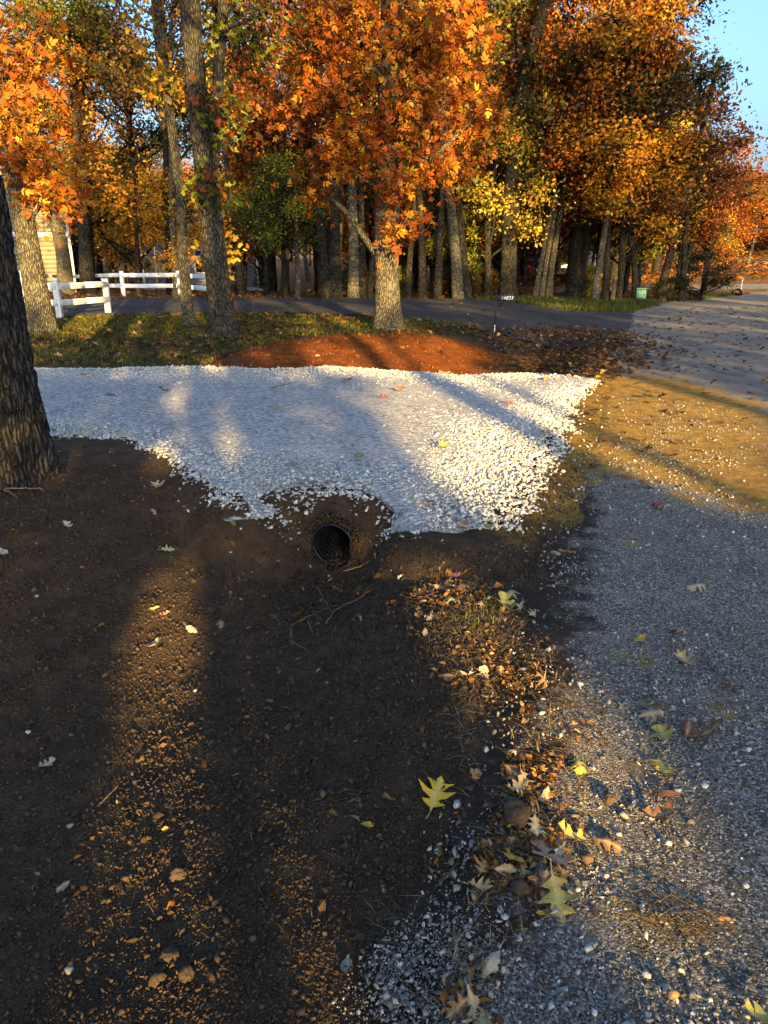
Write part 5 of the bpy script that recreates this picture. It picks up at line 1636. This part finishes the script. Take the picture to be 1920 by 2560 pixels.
# more litter leaves that only their place tells apart
LITTER = polyw([(1000, 1430), (1150, 1400), (1290, 1490), (1380, 1640), (1480, 1850), (1500, 2150), (1330, 2330), (1180, 2560), (960, 2560), (1060, 2250), (1180, 2020), (1110, 1720)])
lo, hi_ = LITTER.min(0), LITTER.max(0)
c_ = 0
KINDS = [('dry brown oak leaf in the litter strip between soil and road', BRN), ('tan dry leaf in the litter strip between soil and road', TAN), ('rust orange leaf in the litter strip between soil and road', (0.45, 0.17, 0.03)), ('pale cream leaf in the litter strip between soil and road', PALE)]
while c_ < 84:
    q = rng.uniform(lo, hi_)
    if not inpoly(q[0:1], q[1:2], LITTER)[0] or fbm(q[0:1] * 4, q[1:2] * 4, 3, 66)[0] + rng.normal(0, 0.08) < 0.0: continue
    k = rng.choice(4, p=[0.38, 0.3, 0.22, 0.1])
    d = np.array([q[0], q[1], 0.0]); dist = math.hypot(q[0], q[1])
    o = link('fallen_leaf', LEAFM[('red_oak', 'white_oak', 'oval')[rng.integers(0, 3)]][rng.integers(0, 5)])
    o.rotation_euler = (rng.normal(0, 0.35), rng.normal(0, 0.35), rng.uniform(0, 6.28))
    sz = rng.uniform(0.035, 0.095)
    z0 = tz(q[0], q[1])
    if sdpoly(q[0:1], q[1:2], ROADP)[0] > 0.1: z0 = 0.015
    o.location = (q[0], q[1], z0 + 0.014); o.scale = (sz,) * 3
    o.color = (*np.clip(np.array(KINDS[k][1]) * rng.uniform(0.7, 1.25), 0, 1), 1)
    tag(o, KINDS[k][0], 'leaf', '%s leaves of the litter strip' % KINDS[k][0].split(' leaf')[0])
    c_ += 1


# ------------------------------------------------------------------ litter, grass, straw as masses
def surface_z(x, y):
    z = terrain(x, y)
    z = np.where(sdpoly(x, y, ROADP) > 0.12, np.maximum(z, broad(x, y) + 0.014), z)
    z = np.where(sdpoly(x, y, ASPH) > 0.12, terrain(x, y, False, False) + 0.014, z)
    z = np.where(sdpoly(x, y, DRIVE) > 0.02, drive_z(x, y) + 0.012, z)
    return z


def sample_poly(P, n, r=rng):
    out = []
    lo, hi_ = P.min(0), P.max(0)
    m = 0
    while m < n:
        q = r.uniform(lo, hi_, (n * 3, 2)); q = q[inpoly(q[:, 0], q[:, 1], P)]
        out.append(q); m += len(q)
    return np.vstack(out)[:n]


def litter_mass(name, pts, size, pal, label, tilt=0.35, shape='oak', lift=0.012):
    n = len(pts)
    rot = rot_from(np.stack([rng.normal(0, tilt, n), rng.normal(0, tilt, n), np.ones(n)], 1), rng.uniform(0, 6.283, n))
    sz = size * rng.uniform(0.55, 1.3, n)
    pos = np.stack([pts[:, 0], pts[:, 1], surface_z(pts[:, 0], pts[:, 1]) + lift + rng.uniform(0, 0.5, n) * lift], 1)
    V, T, O = scatter(LT[shape], rng.integers(0, len(LT[shape]), n), pos, rot, np.stack([sz, sz, sz * rng.uniform(0.5, 3.0, n)], 1))
    col = np.vstack([pick(p, n // len(pal) + 1, rng) for p in pal])[:n]
    rng.shuffle(col)
    col = col * rng.uniform(0.6, 1.2, (n, 1))
    return tag(link(name, mesh(name, V, T, M_LEAF, False, {'tint': col[O]})), label, 'leaf litter', None, 'stuff')


PAL['dry'] = [((0.20, 0.095, 0.03), 4), ((0.34, 0.19, 0.07), 3), ((0.11, 0.05, 0.02), 3), ((0.45, 0.17, 0.02), 1.5), ((0.48, 0.36, 0.18), 1.2), ((0.50, 0.36, 0.05), 0.6)]
PAL['drydark'] = [((0.075, 0.042, 0.022), 4), ((0.13, 0.075, 0.035), 3), ((0.045, 0.028, 0.016), 3), ((0.22, 0.13, 0.06), 1)]
q = sample_poly(LITTER, 5200) + rng.normal(0, 0.05, (5200, 2))
q = q[fbm(q[:, 0] * 4, q[:, 1] * 4, 3, 66) + rng.normal(0, 0.06, len(q)) > 0.03]
litter_mass('leaf_litter', q, 0.026, ['dry'], 'broken dry leaves matted along the edge of the road', 0.5, 'oval', 0.008)
litter_mass('ditch_leaf_litter', sample_poly(polyw([(1180, 818), (1400, 815), (1570, 835), (1640, 880), (1590, 925), (1480, 944), (1350, 938), (1310, 870)]), 3600) + rng.normal(0, 0.32, (3600, 2)), 0.10, ['drydark', 'drydark', 'dry'], 'dark fallen leaves filling the ditch beyond the gravel driveway', 0.5)
litter_mass('lawn_leaf_litter', sample_poly(LAWN, 6500), 0.12, ['drydark', 'dry', 'drydark'], 'fallen leaves scattered across the lawn', 0.4)
q = sample_poly(np.array([(-24, 24.5), (9, 24.5), (16, 48), (-30, 48)]), 15000)
litter_mass('woodland_leaf_litter', q[(sdpoly(q[:, 0], q[:, 1], ASPH) < 0)], 0.17, ['dry', 'orange', 'dry'], 'fallen leaves covering the floor of the wood', 0.5)
litter_mass('drive_leaf_litter', sample_poly(ASPH, 330), 0.14, ['dry', 'brown'], 'single fallen leaves strewn over the asphalt drive', 0.3)
q = sample_poly(polyw([(1440, 940), (1560, 830), (1640, 778), (1920, 765), (1990, 900), (1900, 1050), (1700, 1250), (1500, 1200)]), 520)
litter_mass('road_leaf_litter', q, 0.11, ['drydark', 'brown'], 'small dark leaves strewn along the road', 0.3)
q = sample_poly(polyw([(60, 1130), (560, 1270), (960, 1330), (1250, 1400), (1120, 1700), (1150, 2000), (950, 2500), (100, 2500), (0, 1500)], -0.2), 620)
litter_mass('soil_leaf_scraps', q[sdpoly(q[:, 0], q[:, 1], DRIVE) < -0.05], 0.032, ['dry', 'brown'], 'small torn scraps of leaf scattered in the dug soil', 0.6, 'oval', 0.008)
q = np.vstack([sample_poly(polyw([(560, 1255), (860, 1240), (1010, 1320), (1040, 1440), (760, 1480), (560, 1400)]), 110)])
litter_mass('bank_leaf_scraps', q[sdpoly(q[:, 0], q[:, 1], DRIVE) < -0.05], 0.06, ['dry', 'brown'], 'torn leaves caught on the bank round the pipe', 0.6, 'oval', 0.012)


def blades(name, pts, h, wdt, cols, label, lean=0.35, lie=False, cat='grass'):
    n = len(pts)
    z = surface_z(pts[:, 0], pts[:, 1])
    hh = h * rng.uniform(0.5, 1.3, n); a = rng.uniform(0, 6.283, n)
    d = np.stack([np.cos(a), np.sin(a)], 1); pr = np.stack([-np.sin(a), np.cos(a)], 1)
    ln = np.abs(rng.normal(0, lean, n)) if not lie else rng.uniform(0.75, 1.0, n)
    up = np.sqrt(np.maximum(1 - np.minimum(ln, 1) ** 2, 0.0)) if not lie else rng.uniform(0.02, 0.3, n)
    b0 = np.stack([pts[:, 0], pts[:, 1], z - 0.004 + (0.01 if lie else 0)], 1)
    w3 = np.hstack([pr * wdt, np.zeros((n, 1))])
    m = b0 + np.hstack([d * (hh * ln * 0.4)[:, None], (hh * up * 0.6)[:, None]])
    t = b0 + np.hstack([d * (hh * ln)[:, None], (hh * up)[:, None] * (0.3 if lie else 1)])
    V = np.stack([b0 - w3, b0 + w3, m + w3 * 0.7, m - w3 * 0.7, t], 1).reshape(-1, 3)
    k = (np.arange(n) * 5)[:, None]
    T = np.vstack([k + np.array([[0, 1, 2]]), k + np.array([[0, 2, 3]]), k + np.array([[3, 2, 4]])])
    cl = np.array(cols)[rng.integers(0, len(cols), n)] * rng.uniform(0.7, 1.25, (n, 1))
    return tag(link(name, mesh(name, V, T, M_LEAF, False, {'tint': np.repeat(cl, 5, 0)})), label, cat, None, 'stuff')


q = sample_poly(LAWN, 46000)
q = q[(fbm(q[:, 0] * 0.8, q[:, 1] * 0.8, 3, 91) + rng.normal(0, 0.08, len(q)) > -0.08) & (np.abs(q[:, 0]) < 0.6 * q[:, 1]) & (sdpoly(q[:, 0], q[:, 1], CLAY) < 0)]
blades('lawn_grass', q, 0.06, 0.006, [(0.09, 0.115, 0.012), (0.15, 0.155, 0.018), (0.24, 0.21, 0.03), (0.055, 0.08, 0.010)], 'short patchy lawn grass between the trees', 0.5)
q = sample_poly(polyw([(1190, 752), (1290, 759), (1380, 770), (1480, 780), (1590, 778), (1650, 766), (1640, 754), (1400, 747), (1190, 747)]), 9000)
blades('verge_grass', q, 0.12, 0.008, [(0.04, 0.065, 0.008), (0.06, 0.085, 0.012), (0.12, 0.12, 0.02)], 'long green verge grass beside the asphalt drive', 0.35)
q = sample_poly(polyw([(1700, 756), (1880, 735), (1800, 738), (1660, 742)]), 3500)
blades('bend_grass', q, 0.07, 0.008, [(0.07, 0.09, 0.014), (0.13, 0.13, 0.03)], 'short grass in the corner of the two roads', 0.5)
blades('straw', sample_poly(LITTER, 1500), 0.09, 0.0013, [(0.40, 0.28, 0.11), (0.30, 0.2, 0.08), (0.5, 0.4, 0.2), (0.16, 0.1, 0.04)], 'dry straw and grass stems matted in the leaf litter', 0.3, True, 'straw')
q = sample_poly(polyw([(940, 2250), (1130, 2280), (1230, 2560), (900, 2560)]), 230)
blades('dead_grass', q, 0.07, 0.0010, [(0.20, 0.16, 0.10), (0.28, 0.23, 0.15), (0.12, 0.09, 0.06)], 'dead grass roots tangled at the edge of the dug soil', 0.6, True, 'grass')
q = sample_poly(polyw([(30, 1150), (560, 1300), (960, 1360), (1100, 1700), (1150, 2000), (950, 2500), (100, 2500)], -0.2), 420)
blades('root_fibres', q[sdpoly(q[:, 0], q[:, 1], DRIVE) < -0.05], 0.06, 0.001, [(0.34, 0.26, 0.15), (0.24, 0.17, 0.09)], 'thin root fibres lying in the dug soil', 0.3, True, 'roots')
q = sample_poly(polyw([(1150, 1500), (1260, 1480), (1260, 1560), (1150, 1590)]), 60)
blades('green_tuft', q, 0.06, 0.0014, [(0.16, 0.22, 0.03), (0.3, 0.3, 0.06)], 'sparse green grass sprigs in the ditch litter', 0.5)

# tuft of torn dead grass on the road
b = surf(1660, 2310)
n = 64
V = []; T = []; K = []
for i in range(n):
    p0 = np.array([rng.normal(0.04, 0.05), rng.normal(-0.01, 0.025), 0.005]); a_ = rng.normal(2.6, 0.55); L_ = rng.uniform(0.05, 0.15)
    pts3 = [p0, p0 + np.array([math.cos(a_) * L_ * 0.5, math.sin(a_) * L_ * 0.5, rng.uniform(0.005, 0.03)]), p0 + np.array([math.cos(a_ + .3) * L_, math.sin(a_ + .3) * L_, rng.uniform(0, 0.02)])]
    v, q = tube(pts3, [0.0013, 0.0011, 0.0004], 3)
    T.append(q + 9 * i); V.append(v); K.append(np.tile(np.array([(0.24, 0.17, 0.07), (0.12, 0.08, 0.035), (0.06, 0.04, 0.022)][rng.integers(0, 3)]), (9, 1)))
o = link('grass_clump', mesh('grass_clump', np.vstack(V), np.vstack(T), M_LEAF, False, {'tint': np.vstack(K)}), None, tuple(b))
tag(o, 'torn clump of dead grass lying on the road chips', 'grass clump')


# ------------------------------------------------------------------ twigs, clods, pebbles, acorn
def twig(pts, r0, label, lift=0.02, col=None):
    P = np.array([surf(*p) for p in pts]); P[:, 2] += lift + rng.uniform(0, 0.01, len(P))
    o0 = P[0].copy(); P = spline(P - o0, 5 * len(P))
    P += rng.normal(0, r0 * 0.5, P.shape)
    mb = MB(); mb.tube(P, np.linspace(r0, r0 * 0.45, len(P)), 6)
    return tag(mb.build('twig', M_WOOD, None, True, tuple(o0)), label, 'twig', 'twigs on the ground')


twig([(730, 1604), (731, 1578), (775, 1549), (822, 1529)], 0.004, 'bent pale twig in the ditch bottom below the pipe')
twig([(817, 1569), (839, 1537), (891, 1508), (935, 1482)], 0.004, 'long pale twig crossing the ditch below the pipe')
twig([(795, 1480), (812, 1512), (832, 1544)], 0.003, 'thin straight twig lying across the ditch twigs')
twig([(770, 1565), (782, 1590)], 0.004, 'short stub of a twig beside the bent pale twig')
twig([(725, 1612), (768, 1636)], 0.003, 'short thin twig below the bent pale twig')
twig([(250, 2025), (300, 1980)], 0.003, 'small pale twig on the dark slope in low sun')
twig([(860, 1435), (905, 1424), (925, 1412)], 0.005, 'pale twig lying in front of the pipe mouth')
twig([(750, 1215), (775, 1228), (800, 1236)], 0.008, 'dark stick on the gravel edge above the pipe')
twig([(680, 975), (738, 960)], 0.006, 'dark twig on the shaded gravel')
twig([(15, 1230), (95, 1232), (110, 1235)], 0.006, 'grey twig at the foot of the huge oak')
twig([(10, 1232), (45, 1252)], 0.006, 'second grey twig at the foot of the huge oak')
twig([(1395, 1385), (1440, 1392)], 0.010, 'split piece of wood on the road by the ditch')
twig([(1095, 932), (1135, 938)], 0.035, 'short chunk of wood at the far rim of the gravel')


def lump(name, px, py, size, mat, label, cat, seed, flat=0.65, sink=0.3, group=None, sub=4, amp=0.5, rnd=0.35):
    p = surf(px, py)
    bm = bmesh.new(); bmesh.ops.create_icosphere(bm, subdivisions=sub, radius=0.5)
    v = np.array([q.co[:] for q in bm.verts]); bm.verts.index_update()
    t = np.array([[w.index for w in f.verts] for f in bm.faces]); bm.free()
    s = seed * 3.1
    d = 1 + amp * 2 * fbm(v[:, 0] * 2.2 + s, v[:, 1] * 2.2 + v[:, 2] * 1.7, 3, seed) + amp * fbm(v[:, 2] * 7 + s, v[:, 0] * 7 - v[:, 1] * 6, 4, seed + 3)
    v = v * d[:, None] * np.array([1, 0.8, flat]) * size * (0.8 if name == 'pebble' else 1)
    o = link(name, mesh(name, v, t, mat, sub > 2, {'rnd': np.full(len(v), rnd)}), None, (p[0], p[1], p[2] + size * flat * (0.5 - sink)), seed * 1.3)
    return tag(o, label, cat, group)


lump('soil_clod', 1290, 2045, 0.105, M_CRUMB, 'largest lump of brown soil where the litter meets the dark soil', 'clod', 1)
lump('soil_clod', 1232, 2118, 0.085, M_CRUMB, 'flat soil lump just below the largest lump', 'clod', 2, 0.5)
lump('soil_clod', 1525, 2000, 0.05, M_CRUMB, 'small orange brown soil lump on the road chips', 'clod', 3, rnd=0.35)
lump('soil_clod', 1465, 2146, 0.04, M_CRUMB, 'brown soil lump beside the pinkish tan leaf', 'clod', 4, rnd=0.8)
lump('soil_clod', 425, 2395, 0.055, M_CRUMB, 'long flat clod at the foot of the sunlit slope', 'clod', 5, 0.4, rnd=0.15)
lump('soil_clod', 465, 2445, 0.045, M_CRUMB, 'black clod in shadow below the long flat clod', 'clod', 6, rnd=0.1)
lump('soil_clod', 448, 2195, 0.05, M_CRUMB, 'rounded brown clod on the sunlit slope', 'clod', 7, rnd=0.2)
lump('soil_clod', 392, 2455, 0.04, M_CRUMB, 'small brown clod beside the black clod', 'clod', 8, rnd=0.15)
lump('soil_clod', 1300, 2225, 0.05, M_CRUMB, 'dark soil lump above the olive yellow leaf', 'clod', 9)
PEB = [(1515, 2192, .022, 'white round pebble on the road below the dark brown leaf'), (1670, 2110, .026, 'white pebble on the road below the folded brown leaf'), (1762, 1967, .028, 'white pebble on the road near the browned yellow leaf'), (1865, 2218, .024, 'white pebble on the road near the rust stains'),
       (1617, 2440, .026, 'white pebble beside the torn grass clump'), (1485, 2535, .022, 'white pebble alone on the grey road'), (1450, 1712, .030, 'white pebble at the sunlit edge of the litter'), (1446, 2226, .022, 'white pebble beside the olive yellow leaf'), (1130, 2335, .030, 'white oval pebble at the edge of the dead grass'),
       (1262, 2295, .022, 'white chip of stone in the litter above the dead grass'), (488, 1732, .026, 'white pebble in the sunlit soil'), (175, 2435, .030, 'tan angular stone low on the dark slope'), (176, 2068, .030, 'grey angular stone on the dark slope'), (327, 2197, .018, 'pale pink pebble on the sunlit slope'), (92, 1492, .028, 'white pebble on the soil below the huge oak'),
       (822, 1442, .030, 'white pebble in the ditch in front of the pipe'), (72, 1834, .030, 'white flat pebble on the dark slope')]
for i, (px, py, sz, lab) in enumerate(PEB):
    lump('pebble', px, py, sz, M_LIME if 'tan' not in lab and 'grey angular' not in lab else M_ROADSTONE, lab, 'stone', 20 + i, 0.6, 0.22, 'pebbles on the ground', 2, 0.55, rng.uniform(0.0, 0.5) if 'tan' not in lab and 'grey' not in lab else 0.35)
# clods packed round the pipe mouth
n = 950
aa = rng.uniform(0, 2 * math.pi, n); rr2 = PIPE_R + 0.004 + np.abs(rng.normal(0, 0.028, n)); dd = rng.uniform(-0.02, 0.06, n) - 0.06 * (np.sin(aa) < -0.2) * rng.uniform(0, 1, n)
pp = PIPE_C + dd[:, None] * PAX + (np.cos(aa) * rr2)[:, None] * np.array([NRM[0], NRM[1], 0]) + (np.sin(aa) * rr2)[:, None] * np.array([0, 0, 1.0])
stones('bank_crumbs', pp[:, 0], pp[:, 1], pp[:, 2], rng.uniform(0.010, 0.045, n), M_CRUMB, 'damp crumbs of soil packed round the culvert mouth', 'soil', rnd=rng.uniform(0.1, 0.6, n))
# acorn
p = surf(1681, 2493)
e = empty('acorn', tuple(p + np.array([0, 0, 0.009])), 'orange brown acorn lying on the grey road', 'acorn')
zz_ = np.linspace(-0.012, 0.014, 9)
mb = MB(); mb.tube([(z, 0, 0.00001 * i) for i, z in enumerate(zz_)], 0.009 * np.sqrt(np.maximum(1 - (zz_ / 0.0145) ** 2, 0.02)), 14); mb.build('nut', mat_plain('acorn_shell', (0.42, 0.20, 0.05), 0.35), e, True)
mb = MB(); mb.tube([(-0.013, 0, 0), (-0.012, 0, 0), (-0.008, 0, 0), (-0.004, 0, 0)], [0.003, 0.007, 0.0102, 0.0105], 14); mb.build('cap', M_WOOD, e, True)
# rubble by the grey house
b = hit(640, 727)
n = 160
stones('rubble', b[0] + rng.normal(0, 1.0, n), b[1] + rng.normal(0, 0.5, n), terrain(np.full(n, b[0]), np.full(n, b[1])), rng.uniform(0.08, 0.3, n), M_LIME, 'pale rubble heaped at the foot of the grey house', 'rubble')

# clods and crumbs on the red clay bank
q = sample_poly(CLAY, 5000)
q = q[sdpoly(q[:, 0], q[:, 1], DRIVE) < -0.05]
M_CLAYCRUMB = mat_stone('red_clay_lumps', (0.09, 0.025, 0.006), (0.29, 0.10, 0.02), 0.95)
stones('clay_crumbs', q[:, 0], q[:, 1], terrain(q[:, 0], q[:, 1]), np.clip(rng.lognormal(math.log(0.022), 0.5, len(q)), 0.01, 0.09), M_CLAYCRUMB, 'crumbs of red clay on the bank beyond the gravel', 'clay', tm=STL)
q = sample_poly(CLAY, 150)
litter_mass('bank_leaves', q[sdpoly(q[:, 0], q[:, 1], DRIVE) < -0.05], 0.10, ['dry', 'brown'], 'few dry leaves lying on the red clay bank', 0.4)

# leaf-strewn rise beyond the road bend
q = sample_poly(np.array([(9, 38), (24, 40), (40, 58), (62, 105), (30, 105), (14, 60)]), 9000)
litter_mass('hillside_leaf_litter', q[(sdpoly(q[:, 0], q[:, 1], ROADP) < -0.3) & (sdpoly(q[:, 0], q[:, 1], STREET) < -0.2)], 0.38, ['dry', 'orange', 'drydark'], 'fallen leaves covering the rise beyond the road bend', 0.5, 'oval', 0.03)
for i, (fx, yy, pal, sc, cz) in enumerate(((0.40, 47, 'amber', 0.8, 0.3), (0.45, 52, 'orange', 0.9, 0.8), (0.50, 58, 'yellow', 1.1, 1.0), (0.42, 60, 'russet', 1.0, 0.4), (0.47, 66, 'amber', 1.2, 0.8), (0.39, 70, 'orange', 1.2, 0.6), (0.52, 70, 'russet', 1.2, 0.8), (0.44, 76, 'yellow', 1.3, 0.5))):
    xx = fx * yy
    base = np.array([xx, yy, tz(xx, yy)])
    p = [base + np.array(v) for v in ((0, 0, -0.1), (0.1, 0, 0.8), (0.2, 0, 1.6), (0.25, 0, cz + 1.6))]
    woodtree(base, p, [0.12, 0.10, 0.08, 0.05], UNDER[i % 2], cz, (sc * 1.1, sc * 0.8), pal, '%s small tree on the leaf-strewn rise beyond the bend' % PHRASE[pal], 'small %s trees on the rise' % PHRASE[pal], r2.uniform(0, 6.28), 'understory_tree', M_BARK_PALE, 6)

# brush along the edge of the wood
for i in range(26):
    px = r2.uniform(560, 1480); b = hit(px, r2.uniform(733, 747))
    if sdpoly(b[0:1], b[1:2], ASPH)[0] > -0.3: continue
    e = empty('shrub', tuple(b), 'low ragged %s shrub at the foot of the trunks behind the drive' % PHRASE[['brown', 'green', 'russet', 'brown', 'lime', 'green'][i % 6]], 'shrub', 'shrubs at the edge of the wood')
    sc = r2.uniform(0.14, 0.3); rz = r2.uniform(0, 6.28)
    for nm, m_ in (('limb', UNDER[i % 2][1]), ('crown', UNDER[i % 2][0])):
        o = link(nm, m_, e, (0, 0, 0.02), rz); o.scale = (sc, sc, sc * r2.uniform(0.7, 1.1))
        if nm == 'crown': o.color = (*COL[['brown', 'green', 'russet', 'brown', 'lime', 'green'][i % 6]], 1); o['kind'] = 'stuff'
